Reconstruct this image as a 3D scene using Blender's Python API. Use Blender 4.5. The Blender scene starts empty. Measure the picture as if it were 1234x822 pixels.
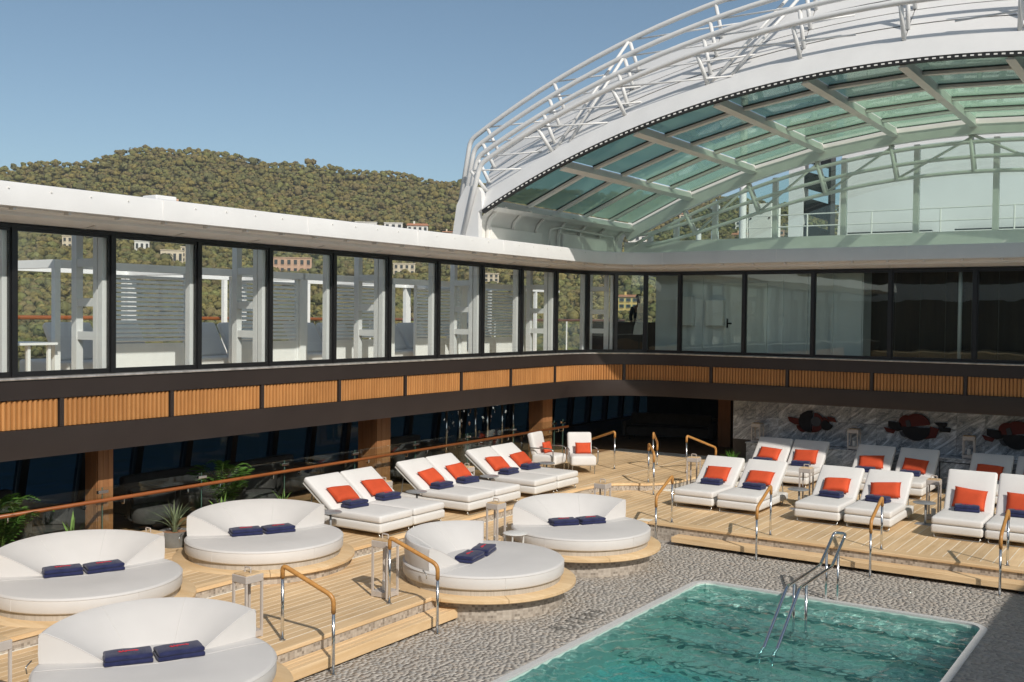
import bpy, bmesh, math, random
import numpy as np
from mathutils import Matrix, Vector
random.seed(7); rng = np.random.default_rng(11)
R_ = math.radians
sc = bpy.context.scene
col = sc.collection

# ------------------------------------------------------------------ camera
CAM_Z = 4.4
def cam_axes(yaw, pitch, roll):
    f = np.array([-math.sin(yaw)*math.cos(pitch), math.cos(yaw)*math.cos(pitch), math.sin(pitch)])
    r0 = np.array([math.cos(yaw), math.sin(yaw), 0.0]); u0 = np.cross(r0, f)
    r = r0*math.cos(roll)+u0*math.sin(roll); u = -r0*math.sin(roll)+u0*math.cos(roll)
    return r, u, f
CR, CU, CF = cam_axes(R_(33.7188), R_(-1.3525), R_(0.6149))
cam = bpy.data.cameras.new('camera'); cam.sensor_width = 36; cam.lens = 36.81; cam.clip_end = 6000; cam.clip_start = .1
cam_o = bpy.data.objects.new('camera', cam); col.objects.link(cam_o); sc.camera = cam_o
m = Matrix.Identity(4)
for i in range(3):
    m[i][0] = CR[i]; m[i][1] = CU[i]; m[i][2] = -CF[i]
m[2][3] = CAM_Z
cam_o.matrix_world = m
def ray(x, y):
    return CF + CR*((x-617)/1261.94) - CU*((y-411)/1261.94)

# ------------------------------------------------------------------ world, sun, exposure
world = bpy.data.worlds.new('World'); sc.world = world; world.use_nodes = True
wn = world.node_tree; bg = wn.nodes['Background']
sky = wn.nodes.new('ShaderNodeTexSky'); sky.sky_type = 'NISHITA'; sky.sun_disc = False
sky.sun_elevation = R_(37.3); sky.sun_rotation = R_(122); sky.altitude = 0
sky.air_density = 0.7; sky.dust_density = 1.0; sky.ozone_density = 1.0
tint = wn.nodes.new('ShaderNodeMix'); tint.data_type = 'RGBA'; tint.blend_type = 'MULTIPLY'; tint.inputs[0].default_value = 1; tint.inputs[7].default_value = (.86, .89, .79, 1)
wn.links.new(sky.outputs[0], tint.inputs[6]); wn.links.new(tint.outputs[2], bg.inputs[0]); bg.inputs[1].default_value = 0.128
sun = bpy.data.lights.new('sun', 'SUN'); sun.energy = 3.45; sun.angle = R_(0.53); sun.color = (1, .93, .84)
sun_o = bpy.data.objects.new('sun', sun); col.objects.link(sun_o)
sd = Vector((.848*math.cos(R_(37.3)), -.53*math.cos(R_(37.3)), math.sin(R_(37.3))))
sun_o.rotation_euler = sd.to_track_quat('Z', 'Y').to_euler(); sun_o.location = (20, -12, 30)
sc.view_settings.view_transform = 'Standard'; sc.view_settings.look = 'None'
sc.view_settings.exposure = 0.10; sc.view_settings.gamma = 1.0
sc.cycles.use_denoising = True
sc.cycles.max_bounces = 10; sc.cycles.transparent_max_bounces = 24
sc.cycles.diffuse_bounces = 4; sc.cycles.glossy_bounces = 4; sc.cycles.transmission_bounces = 8
sc.cycles.caustics_reflective = False; sc.cycles.caustics_refractive = True
sc.cycles.sample_clamp_indirect = 6

# ------------------------------------------------------------------ materials
M = {}
def newmat(name):
    mt = bpy.data.materials.new(name); mt.use_nodes = True
    nt = mt.node_tree; b = nt.nodes['Principled BSDF']; M[name] = mt
    return mt, nt, b
def coords(nt, scale=(1, 1, 1), rot=(0, 0, 0), kind='Object'):
    tc = nt.nodes.new('ShaderNodeTexCoord'); mp = nt.nodes.new('ShaderNodeMapping')
    mp.inputs['Scale'].default_value = scale; mp.inputs['Rotation'].default_value = rot
    nt.links.new(tc.outputs[kind], mp.inputs[0]); return mp.outputs[0]
def noise(nt, vec, scale, detail=4, rough=.55, dist=0):
    n = nt.nodes.new('ShaderNodeTexNoise'); n.inputs['Scale'].default_value = scale
    n.inputs['Detail'].default_value = detail; n.inputs['Roughness'].default_value = rough
    n.inputs['Distortion'].default_value = dist
    if vec is not None: nt.links.new(vec, n.inputs['Vector'])
    return n.outputs[0]
def ramp(nt, fac, stops):
    r = nt.nodes.new('ShaderNodeValToRGB')
    while len(r.color_ramp.elements) < len(stops): r.color_ramp.elements.new(.5)
    for e, (p, c) in zip(r.color_ramp.elements, stops):
        e.position = p; e.color = (*c, 1) if len(c) == 3 else c
    nt.links.new(fac, r.inputs[0]); return r.outputs[0]
def mixc(nt, fac, a, b, mode='MIX'):
    x = nt.nodes.new('ShaderNodeMix'); x.data_type = 'RGBA'; x.blend_type = mode
    for sock, v in ((x.inputs[0], fac), (x.inputs[6], a), (x.inputs[7], b)):
        if hasattr(v, 'is_output'): nt.links.new(v, sock)
        elif isinstance(v, (int, float)): sock.default_value = v
        else: sock.default_value = (*v, 1)
    return x.outputs[2]
def mathn(nt, op, a, b=None):
    x = nt.nodes.new('ShaderNodeMath'); x.operation = op
    for sock, v in ((x.inputs[0], a), (x.inputs[1], b)):
        if v is None: continue
        if hasattr(v, 'is_output'): nt.links.new(v, sock)
        else: sock.default_value = v
    return x.outputs[0]
def bump(nt, b, h, strength, dist=.01):
    n = nt.nodes.new('ShaderNodeBump'); n.inputs['Strength'].default_value = strength; n.inputs['Distance'].default_value = dist
    nt.links.new(h, n.inputs['Height']); nt.links.new(n.outputs[0], b.inputs['Normal'])
def plain(name, c, rough=.5, metal=0, var=.08, scale=6, bmp=0, bscale=80, spec=.5, rnd=0):
    mt, nt, b = newmat(name); v = coords(nt)
    f = noise(nt, v, scale)
    lo = tuple(x*(1-var) for x in c); hi = tuple(min(1, x*(1+var)) for x in c)
    cc = ramp(nt, f, [(.3, lo), (.7, hi)])
    if rnd:
        oi = nt.nodes.new('ShaderNodeObjectInfo')
        g = mathn(nt, 'ADD', mathn(nt, 'MULTIPLY', oi.outputs['Random'], 2*rnd), 1-rnd)
        cb = nt.nodes.new('ShaderNodeCombineColor')
        for i in range(3): nt.links.new(g, cb.inputs[i])
        cc = mixc(nt, 1.0, cc, cb.outputs[0], 'MULTIPLY')
    nt.links.new(cc, b.inputs['Base Color'])
    b.inputs['Roughness'].default_value = rough; b.inputs['Metallic'].default_value = metal
    b.inputs['Specular IOR Level'].default_value = spec
    if bmp: bump(nt, b, noise(nt, v, bscale, 3), bmp, .004)
    return mt
def wood(name, c1, c2, rough=.55, axis='Y', gscale=14, rnd=.14, spec=.35):
    mt, nt, b = newmat(name)
    s = {'Y': (gscale, gscale*.06, gscale), 'X': (gscale*.06, gscale, gscale), 'Z': (gscale, gscale, gscale*.06)}[axis]
    v = coords(nt, s)
    oi = nt.nodes.new('ShaderNodeObjectInfo')
    ad = nt.nodes.new('ShaderNodeVectorMath'); ad.operation = 'ADD'
    sc_ = nt.nodes.new('ShaderNodeVectorMath'); sc_.operation = 'SCALE'; sc_.inputs[0].default_value = (31, 17, 9)
    nt.links.new(oi.outputs['Random'], sc_.inputs['Scale']); nt.links.new(v, ad.inputs[0]); nt.links.new(sc_.outputs[0], ad.inputs[1])
    f = noise(nt, ad.outputs[0], 1.0, 6, .65, .6)
    cc = ramp(nt, f, [(.28, c1), (.72, c2)])
    big = noise(nt, coords(nt, (.9, .9, .9)), 1.0, 3)
    cc = mixc(nt, 1.0, cc, ramp(nt, big, [(.3, (.86, .85, .84)), (.7, (1.06, 1.06, 1.06))]), 'MULTIPLY')
    g = mathn(nt, 'ADD', mathn(nt, 'MULTIPLY', oi.outputs['Random'], 2*rnd), 1-rnd)
    cb = nt.nodes.new('ShaderNodeCombineColor')
    for i in range(3): nt.links.new(g, cb.inputs[i])
    cc = mixc(nt, 1.0, cc, cb.outputs[0], 'MULTIPLY')
    nt.links.new(cc, b.inputs['Base Color']); b.inputs['Roughness'].default_value = rough
    b.inputs['Specular IOR Level'].default_value = spec
    bump(nt, b, f, .15, .003); return mt
def glass(name, tint, base=.05, rough=0.0, wav=0, milk=0):
    mt = bpy.data.materials.new(name); mt.use_nodes = True; M[name] = mt
    nt = mt.node_tree; nt.nodes.clear()
    out = nt.nodes.new('ShaderNodeOutputMaterial'); tr = nt.nodes.new('ShaderNodeBsdfTransparent')
    gl = nt.nodes.new('ShaderNodeBsdfGlossy'); mx = nt.nodes.new('ShaderNodeMixShader')
    lw = nt.nodes.new('ShaderNodeLayerWeight'); lw.inputs[0].default_value = .5
    f = mathn(nt, 'ADD', mathn(nt, 'MULTIPLY', mathn(nt, 'POWER', lw.outputs['Facing'], 4.0), .85), base)
    tr.inputs[0].default_value = (*tint, 1); gl.inputs['Roughness'].default_value = rough
    gl.inputs['Color'].default_value = (.95, 1, .97, 1)
    nt.links.new(f, mx.inputs[0]); nt.links.new(tr.outputs[0], mx.inputs[1]); nt.links.new(gl.outputs[0], mx.inputs[2])
    nt.links.new(mx.outputs[0], out.inputs[0])
    if milk:                                    # a slightly frosted coating scatters some of the light
        tl = nt.nodes.new('ShaderNodeBsdfTranslucent'); tl.inputs[0].default_value = (.62, .82, .68, 1); m2 = nt.nodes.new('ShaderNodeMixShader'); m2.inputs[0].default_value = milk
        nt.links.new(mx.outputs[0], m2.inputs[1]); nt.links.new(tl.outputs[0], m2.inputs[2]); nt.links.new(m2.outputs[0], out.inputs[0])
    if wav:
        n = nt.nodes.new('ShaderNodeBump'); n.inputs['Strength'].default_value = wav; n.inputs['Distance'].default_value = .02
        nt.links.new(noise(nt, coords(nt), .9, 2), n.inputs['Height']); nt.links.new(n.outputs[0], gl.inputs['Normal'])
    return mt

plain('white_paint', (.73, .73, .725), .38, var=.045, scale=1.5, bmp=.03, bscale=25)
plain('white_plate', (.72, .72, .715), .42, var=.04, scale=.9)
plain('grey_paint', (.82, .81, .77), .45, var=.06, scale=2)
plain('cabana_white', (.90, .91, .905), .5, var=.03)
plain('outdoor_fabric', (.72, .71, .695), .85, var=.03, scale=3, bmp=.12, bscale=240, spec=.2, rnd=.02)
plain('bed_vinyl', (.63, .615, .60), .6, var=.03, scale=2.5, bmp=.22, bscale=5, spec=.3, rnd=.02)
plain('base_fabric', (.69, .68, .66), .9, var=.05, scale=40, bmp=.2, bscale=260, spec=.2)
plain('orange_fabric', (.60, .085, .032), .8, var=.10, scale=5, bmp=.15, bscale=160, spec=.2, rnd=.08)
plain('lantern_metal', (.50, .45, .41), .5, var=.05, rnd=.04)
plain('table_metal', (.33, .35, .37), .42, metal=.3, var=.06)
plain('white_table', (.72, .72, .70), .4, var=.04)
plain('dark_bronze', (.040, .030, .027), .42, metal=.25, var=.10, scale=1.4, bmp=.02, bscale=5)
plain('black_frame', (.012, .012, .013), .35, var=.1)
plain('sill_metal', (.55, .53, .50), .38, metal=.6, var=.3, scale=8)
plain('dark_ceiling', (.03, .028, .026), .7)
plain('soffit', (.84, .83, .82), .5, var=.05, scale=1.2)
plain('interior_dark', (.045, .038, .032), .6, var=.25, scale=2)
plain('grey_upholstery', (.07, .068, .066), .9, var=.12, bmp=.1)
plain('caulk', (.86, .83, .74), .7, var=.05)
plain('coping', (.58, .58, .57), .55, var=.14, scale=60)
plain('planter_stone', (.20, .20, .19), .8, var=.2, bmp=.2)
plain('gravel', (.38, .20, .11), .9, var=.35, scale=60, bmp=.5, bscale=50)
plain('dark_rubber', (.02, .02, .02), .6)
plain('house_white', (.72, .70, .66), .8, var=.06, scale=.3)
plain('house_cream', (.62, .53, .40), .85, var=.10, scale=.4)
plain('house_salmon', (.52, .33, .23), .85, var=.12, scale=.4)
plain('house_yellow', (.66, .48, .18), .85, var=.08, scale=.4)
plain('roof_tile', (.42, .19, .10), .85, var=.2, scale=1.2)
plain('window_dark', (.035, .04, .045), .25)
plain('shutter_green', (.10, .19, .15), .6)
plain('terrain', (.14, .125, .06), .95, var=.25, scale=.02)
plain('radome_white', (.80, .80, .80), .45, var=.02)
plain('vent_black', (.02, .021, .023), .5)
plain('art_black', (.010, .011, .014), .6, spec=.2)
plain('art_red', (.11, .018, .014), .6, spec=.2)
plain('art_grey', (.06, .065, .075), .6, spec=.2)
plain('skin', (.35, .2, .14), .6); plain('dark_cloth', (.02, .022, .03), .9)
plain('green_cloth', (.05, .08, .05), .9)
mt, nt, b = newmat('chrome'); b.inputs['Base Color'].default_value = (.78, .78, .77, 1); b.inputs['Metallic'].default_value = 1
nt.links.new(ramp(nt, noise(nt, coords(nt), 30), [(.3, (.08,)*3), (.8, (.22,)*3)]), b.inputs['Roughness'])
plain('satin_steel', (.50, .51, .50), .3, metal=.9, var=.08)
wood('teak', (.63, .425, .22), (.80, .60, .37), .6, 'Y')
wood('teak_x', (.63, .425, .22), (.80, .60, .37), .6, 'X')
wood('teak_ring', (.62, .425, .22), (.78, .59, .37), .55, 'X', 6, .03)
wood('handrail_wood', (.45, .21, .055), (.58, .30, .09), .38, 'Y', 22, .06, .5)
wood('long_rail_wood', (.26, .075, .02), (.36, .12, .035), .3, 'Y', 22, .06, .6)
wood('slat_wood', (.36, .155, .046), (.52, .25, .085), .5, 'Z', 10, .05)
wood('column_wood', (.30, .13, .052), (.44, .21, .09), .5, 'Z', 12, .08)
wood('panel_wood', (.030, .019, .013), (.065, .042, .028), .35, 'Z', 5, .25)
wood('bed_base_wood', (.40, .36, .31), (.56, .52, .46), .7, 'Z', 22, .04)
wood('lounge_floor', (.26, .15, .072), (.40, .24, .12), .6, 'Y', 8, .05)
glass('window_glass', (.975, .992, .987), .025, 0, .06)
glass('back_glass', (.90, .955, .94), .06, 0, .12)
glass('dome_glass', (.70, .82, .73), .08, .03, milk=.28)
glass('screen_glass', (.86, .93, .90), .05)
glass('rail_glass', (.92, .95, .935), .03)
glass('hull_glass', (.16, .24, .31), .02, .03)
glass('lantern_glass', (.95, .97, .96), .04)
# marble
mt, nt, b = newmat('marble'); v = coords(nt, (1, 1, 1), (0, R_(38), 0))
oi = nt.nodes.new('ShaderNodeObjectInfo'); ad = nt.nodes.new('ShaderNodeVectorMath'); ad.operation = 'ADD'
s_ = nt.nodes.new('ShaderNodeVectorMath'); s_.operation = 'SCALE'; s_.inputs[0].default_value = (3.3, 1, 5.7)
nt.links.new(oi.outputs['Random'], s_.inputs['Scale']); nt.links.new(v, ad.inputs[0]); nt.links.new(s_.outputs[0], ad.inputs[1])
st = nt.nodes.new('ShaderNodeMapping'); st.inputs['Scale'].default_value = (.8, 1, 3.2); nt.links.new(ad.outputs[0], st.inputs[0])
f = noise(nt, st.outputs[0], 1.15, 9, .72, 2.2)
c = ramp(nt, f, [(.30, (.08, .095, .11)), (.43, (.23, .26, .29)), (.53, (.42, .455, .49)), (.63, (.80, .84, .88)), (.78, (.30, .31, .33))])
vein = ramp(nt, noise(nt, ad.outputs[0], 2.6, 8, .6, 3.0), [(.485, (0, 0, 0)), (.5, (1, 1, 1)), (.515, (0, 0, 0))])
nt.links.new(mixc(nt, mathn(nt, 'MULTIPLY', vein, .7), c, (.85, .85, .85)), b.inputs['Base Color']); b.inputs['Roughness'].default_value = .22
# vertex-coloured materials
def vcol(name, rough=.6, bmp=0, bs=40, spec=.4, var=.12, vs=30):
    mt, nt, b = newmat(name); a = nt.nodes.new('ShaderNodeVertexColor'); a.layer_name = 'col'
    f = noise(nt, coords(nt), vs, 3)
    nt.links.new(mixc(nt, 1.0, a.outputs[0], ramp(nt, f, [(.3, (1-var,)*3), (.7, (1+var,)*3)]), 'MULTIPLY'), b.inputs['Base Color'])
    b.inputs['Roughness'].default_value = rough; b.inputs['Specular IOR Level'].default_value = spec
    if bmp: bump(nt, b, noise(nt, coords(nt), bs), bmp)
    return mt
vcol('mosaic', .5, 0, 60, var=.06)
vcol('foliage', .7, 0, spec=.25)
vcol('hill_foliage', .85, 0, spec=.1, var=.2, vs=.5)
# small mosaic used on risers and the pool lining (joints in the material: tiles are a pixel or two)
def mosaic_mat(name, cols, mortar, bw, bh, rough=.4, kind='Object', msz=.06):
    mt, nt, b = newmat(name); v = coords(nt, (1, 1, 1), (0, 0, 0), kind)
    br = nt.nodes.new('ShaderNodeTexBrick'); br.offset = 0; br.inputs['Scale'].default_value = 1
    br.inputs['Brick Width'].default_value = bw; br.inputs['Row Height'].default_value = bh; br.inputs['Mortar Size'].default_value = bw*msz
    br.inputs['Color1'].default_value = (0, 0, 0, 1); br.inputs['Color2'].default_value = (1, 1, 1, 1); br.inputs['Mortar'].default_value = (.5, .5, .5, 1)
    br.inputs['Bias'].default_value = 0
    nt.links.new(v, br.inputs[0])
    c = ramp(nt, br.outputs[0], [(i/(len(cols)-1), k) for i, k in enumerate(cols)])
    nt.links.new(mixc(nt, br.outputs['Fac'], c, mortar), b.inputs['Base Color']); b.inputs['Roughness'].default_value = rough
    return mt
mosaic_mat('riser_mosaic', [(.22, .19, .16), (.38, .33, .28), (.46, .41, .35), (.52, .47, .41)], (.42, .38, .33), .04, .04, kind='UV')
mosaic_mat('pool_tile', [(.24, .42, .38), (.48, .70, .63), (.70, .86, .77), (.86, .94, .86)], (.58, .77, .70), .07, .05, .35, msz=.05)
mosaic_mat('pool_floor_tile', [(.10, .50, .50), (.22, .74, .72), (.36, .88, .85), (.52, .96, .93)], (.28, .82, .79), .07, .05, .35, msz=.05)
# woven towel with embroidered script
mt, nt, b = newmat('navy_towel'); v = coords(nt)
f = noise(nt, v, 300, 2)
base = ramp(nt, noise(nt, v, 9), [(.3, (.016, .020, .062)), (.7, (.030, .036, .098))])
nt.links.new(base, b.inputs['Base Color']); b.inputs['Roughness'].default_value = .95; b.inputs['Specular IOR Level'].default_value = .1
b.inputs['Sheen Weight'].default_value = .2
bump(nt, b, f, .5, .004)
plain('step_shade_teal', (.08, .22, .22), .35, var=.2, scale=40)  # dark teal for the shade lines painted along the pool steps
plain('red_thread', (.50, .03, .05), .7)
# water
mt, nt, b = newmat('pool_water'); b.inputs['Base Color'].default_value = (.70, 1.0, .985, 1)
b.inputs['Transmission Weight'].default_value = 1; b.inputs['IOR'].default_value = 1.33; b.inputs['Roughness'].default_value = 0
# part of the light goes straight through the ripples, the rest is bent by them
tb = nt.nodes.new('ShaderNodeBsdfTransparent'); tb.inputs[0].default_value = (.54, 1, .98, 1); ms = nt.nodes.new('ShaderNodeMixShader'); ms.inputs[0].default_value = .18
nt.links.new(b.outputs[0], ms.inputs[1]); nt.links.new(tb.outputs[0], ms.inputs[2]); nt.links.new(ms.outputs[0], nt.nodes['Material Output'].inputs['Surface'])
mt, nt, b = newmat('sea_water'); b.inputs['Base Color'].default_value = (.012, .035, .06, 1); b.inputs['Roughness'].default_value = .12
bump(nt, b, noise(nt, coords(nt), .35, 6), .5, .5)
# ------------------------------------------------------------------ geometry helpers
OFF = {}
class MB:
    """collects shapes and links them as ONE mesh object"""
    def __init__(s): s.v = []; s.f = []; s.c = []; s.uv = {}
    def add(s, verts, faces, Mx=None):
        n = len(s.v)
        if Mx is not None: verts = [tuple(Mx @ Vector(p)) for p in verts]
        s.v.extend([tuple(p) for p in verts]); s.f.extend([tuple(i+n for i in f) for f in faces]); return s
    def box(s, x0, x1, y0, y1, z0, z1, Mx=None):
        v = [(x0, y0, z0), (x1, y0, z0), (x1, y1, z0), (x0, y1, z0), (x0, y0, z1), (x1, y0, z1), (x1, y1, z1), (x0, y1, z1)]
        return s.add(v, [(3, 2, 1, 0), (4, 5, 6, 7), (0, 1, 5, 4), (1, 2, 6, 5), (2, 3, 7, 6), (3, 0, 4, 7)], Mx)
    def rbox(s, x0, x1, y0, y1, z0, z1, r=.02, seg=2, Mx=None):
        bm = bmesh.new(); bmesh.ops.create_cube(bm, size=1)
        for v in bm.verts: v.co = ((v.co.x+.5)*(x1-x0)+x0, (v.co.y+.5)*(y1-y0)+y0, (v.co.z+.5)*(z1-z0)+z0)
        bmesh.ops.bevel(bm, geom=list(bm.edges), offset=r, segments=seg, profile=.5, affect='EDGES')
        bm.verts.index_update()
        s.add([v.co[:] for v in bm.verts], [[v.index for v in f.verts] for f in bm.faces], Mx); bm.free(); return s
    def tube(s, pts, r, n=8, closed=False, caps=True, Mx=None):
        P = [Vector(p) for p in pts]; m_ = len(P); rings = []; up = None
        for i in range(m_):
            a = P[(i-1) % m_] if (i > 0 or closed) else P[i]; b = P[(i+1) % m_] if (i < m_-1 or closed) else P[i]
            t = (b-a).normalized()
            if up is None:
                up = Vector((0, 0, 1)) if abs(t.z) < .9 else Vector((1, 0, 0))
            u = (up - t*up.dot(t)).normalized(); w = t.cross(u); up = u
            k = 1
            if 0 < i < m_-1 or closed:
                d1 = (P[i]-a).normalized(); d2 = (b-P[i]).normalized(); k = 1/max(.6, math.sqrt((1+d1.dot(d2))/2))
            rr = r[i] if isinstance(r, (list, tuple)) else r
            rings.append([P[i]+(u*math.cos(2*math.pi*j/n)+w*math.sin(2*math.pi*j/n))*rr*(k if k < 1.3 else 1.3) for j in range(n)])
        v = [p[:] for rg in rings for p in rg]; f = []
        for i in range(m_ if closed else m_-1):
            i2 = (i+1) % m_
            for j in range(n): f.append((i*n+j, i*n+(j+1) % n, i2*n+(j+1) % n, i2*n+j))
        if caps and not closed: f.append(tuple(range(n))[::-1]); f.append(tuple((m_-1)*n+j for j in range(n)))
        return s.add(v, f, Mx)
    def lathe(s, prof, n=32, Mx=None, a0=0, a1=2*math.pi):
        full = abs(a1-a0-2*math.pi) < 1e-6; k = n if full else n+1; v = []; f = []
        for (r, z) in prof:
            for j in range(k):
                a = a0+(a1-a0)*j/n; v.append((r*math.cos(a), r*math.sin(a), z))
        for i in range(len(prof)-1):
            for j in range(n if full else n):
                j2 = (j+1) % k
                f.append((i*k+j, i*k+j2, (i+1)*k+j2, (i+1)*k+j))
        return s.add(v, f, Mx)
    def prism(s, poly, z0, z1, Mx=None):
        n = len(poly); v = [(x, y, z0) for x, y in poly]+[(x, y, z1) for x, y in poly]
        f = [tuple(range(n))[::-1], tuple(range(n, 2*n))]+[(i, (i+1) % n, n+(i+1) % n, n+i) for i in range(n)]
        return s.add(v, f, Mx)
    def sweep(s, prof, rails, closed=True):
        """prof: list of rails, each rail a list of points of equal length; skins neighbouring rails"""
        k = len(rails[0]); n0 = len(rails)
        v = [p for r in rails for p in r]; f = []
        for i in range(n0 if closed else n0-1):
            i2 = (i+1) % n0
            for j in range(k-1): f.append((i*k+j, i*k+j+1, i2*k+j+1, i2*k+j))
        if closed: f.append(tuple(i*k for i in range(n0))); f.append(tuple(i*k+k-1 for i in range(n0))[::-1])
        return s.add(v, f)
    def build(s, name, mat, parent=None, smooth=False, auto=None, local=False, kind=None):
        me = bpy.data.meshes.new(name); off = OFF.get(parent.name, (0, 0, 0)) if parent is not None else (0, 0, 0)
        if local: off = (0, 0, 0)
        me.from_pydata([(x-off[0], y-off[1], z-off[2]) for x, y, z in s.v], [], s.f)
        bm = bmesh.new(); bm.from_mesh(me); bmesh.ops.recalc_face_normals(bm, faces=bm.faces); bm.to_mesh(me); bm.free()
        me.materials.append(M[mat])
        o = bpy.data.objects.new(name, me); col.objects.link(o)
        if parent is not None: o.parent = parent; OFF[o.name] = OFF.get(parent.name, (0, 0, 0)) if not local else (0, 0, 0)
        else: OFF[o.name] = (0, 0, 0)
        if smooth or auto:
            me.shade_smooth()
            if auto: me.set_sharp_from_angle(angle=R_(auto))
        if kind: o['kind'] = kind
        return o
def thing(name, label, cat, loc=(0, 0, 0), rz=0, group=None):
    o = bpy.data.objects.new(name, None); col.objects.link(o); o.location = loc; o.rotation_euler = (0, 0, rz)
    o.empty_display_size = .2; o['label'] = label; o['category'] = cat; OFF[o.name] = tuple(loc)
    if group: o['group'] = group
    return o
def tag(o, label, cat, group=None):
    o['label'] = label; o['category'] = cat
    if group: o['group'] = group
    return o
def struct(o): o['kind'] = 'structure'; return o
def copy_tree(o, parent=None):
    c = o.copy(); col.objects.link(c); c.parent = parent
    for ch in o.children: copy_tree(ch, c)
    return c
def place(o, loc, rz=0, label=None, group=None):
    o.location = loc; o.rotation_euler = (0, 0, rz)
    if label: o['label'] = label
    if group: o['group'] = group
    return o
def share(me, name, parent, Mx=None, loc=None, kind=None):
    """another object with the same mesh data"""
    o = bpy.data.objects.new(name, me); col.objects.link(o); o.parent = parent
    if loc is not None: o.location = loc
    if Mx is not None: o.matrix_local = Mx
    if kind: o['kind'] = kind
    return o
def set_cols(o, cols):
    """one colour per face -> corner colour layer 'col'"""
    me = o.data; a = me.color_attributes.new('col', 'FLOAT_COLOR', 'CORNER')
    n = np.array([p.loop_total for p in me.polygons]); arr = np.repeat(np.asarray(cols, float), n, axis=0)
    a.data.foreach_set('color', np.c_[arr, np.ones(len(arr))].ravel())
def fast_mesh(name, V, F, mat, parent=None, cols=None, smooth=False):
    """numpy quads / tris"""
    me = bpy.data.meshes.new(name); k = F.shape[1]
    me.vertices.add(len(V)); me.vertices.foreach_set('co', V.astype(np.float32).ravel())
    me.loops.add(F.size); me.loops.foreach_set('vertex_index', F.astype(np.int32).ravel())
    me.polygons.add(len(F)); me.polygons.foreach_set('loop_start', np.arange(0, F.size, k, dtype=np.int32))
    if smooth: me.polygons.foreach_set('use_smooth', np.ones(len(F), bool))
    me.update(calc_edges=True); me.materials.append(M[mat])
    if cols is not None:
        a = me.color_attributes.new('col', 'FLOAT_COLOR', 'CORNER')
        arr = np.repeat(cols, k, axis=0); a.data.foreach_set('color', np.c_[arr, np.ones(len(arr))].ravel())
    o = bpy.data.objects.new(name, me); col.objects.link(o); OFF[o.name] = (0, 0, 0)
    if parent is not None: o.parent = parent
    return o
def pillow(mb, w, d, h, n=10, pw=2.6, Mx=None, flat=False):
    """puffy cushion, w x d in the plane, h thick"""
    v = []; f = []; k = n+1
    def hgt(u, w_): return max(0, (1-abs(u)**pw))**(.5)*max(0, (1-abs(w_)**pw))**(.5)
    for sgn in (1, -1):
        for i in range(k):
            for j in range(k):
                u = -1+2*i/n; w_ = -1+2*j/n
                e = 1-.07*(1-u*u)*abs(w_)**3; e2 = 1-.07*(1-w_*w_)*abs(u)**3
                v.append((u*w/2*e2, w_*d/2*e, sgn*h/2*hgt(u, w_)*(0.25 if flat and sgn < 0 else 1)))
    for q in (0, 1):
        b_ = q*k*k
        for i in range(n):
            for j in range(n):
                a = (b_+i*k+j, b_+(i+1)*k+j, b_+(i+1)*k+j+1, b_+i*k+j+1); f.append(a if q == 0 else a[::-1])
    # weld the rims
    bm = bmesh.new(); vs = [bm.verts.new(p) for p in v]
    for a in f: bm.faces.new([vs[i] for i in a])
    bmesh.ops.remove_doubles(bm, verts=bm.verts, dist=1e-4); bm.verts.index_update()
    mb.add([p.co[:] for p in bm.verts], [[p.index for p in fc.verts] for fc in bm.faces], Mx); bm.free(); return mb
def soft(mb, x0, x1, y0, y1, z0, z1, r=.035, crown=.015, nx=5, ny=8, Mx=None):
    """upholstery block: rounded edges and a slightly crowned top"""
    bm = bmesh.new(); bmesh.ops.create_cube(bm, size=1)
    for v in bm.verts: v.co = ((v.co.x+.5)*(x1-x0)+x0, (v.co.y+.5)*(y1-y0)+y0, (v.co.z+.5)*(z1-z0)+z0)
    bmesh.ops.bevel(bm, geom=list(bm.edges), offset=r, segments=3, profile=.55, affect='EDGES')
    for axis, n, a, b in ((0, nx, x0+r, x1-r), (1, ny, y0+r, y1-r)):
        for i in range(1, n):
            co = [0, 0, 0]; no = [0, 0, 0]; co[axis] = a+(b-a)*i/n; no[axis] = 1
            bmesh.ops.bisect_plane(bm, geom=bm.verts[:]+bm.edges[:]+bm.faces[:], plane_co=co, plane_no=no)
    zc = (z0+z1)/2
    for v in bm.verts:
        if v.co.z > zc:
            u = (v.co.x-(x0+x1)/2)/((x1-x0)/2); w = (v.co.y-(y0+y1)/2)/((y1-y0)/2)
            v.co.z += crown*(1-u**4)*(1-w**4)
    bm.verts.index_update()
    mb.add([v.co[:] for v in bm.verts], [[v.index for v in f.verts] for f in bm.faces], Mx); bm.free(); return mb
def arcpts(pts, r, n=5):
    """polyline with rounded corners"""
    P = [Vector(p) for p in pts]; out = [P[0]]
    for i in range(1, len(P)-1):
        a = (P[i-1]-P[i]); b = (P[i+1]-P[i]); d = min(r, a.length*.45, b.length*.45)
        p0 = P[i]+a.normalized()*d; p2 = P[i]+b.normalized()*d
        for k in range(n+1):
            t = k/n; out.append((p0*(1-t)**2+P[i]*2*t*(1-t)+p2*t*t))
    out.append(P[-1]); return [p[:] for p in out]
def T(x=0, y=0, z=0): return Matrix.Translation((x, y, z))
def RX(a): return Matrix.Rotation(a, 4, 'X')
def RY(a): return Matrix.Rotation(a, 4, 'Y')
def RZ(a): return Matrix.Rotation(a, 4, 'Z')

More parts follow.
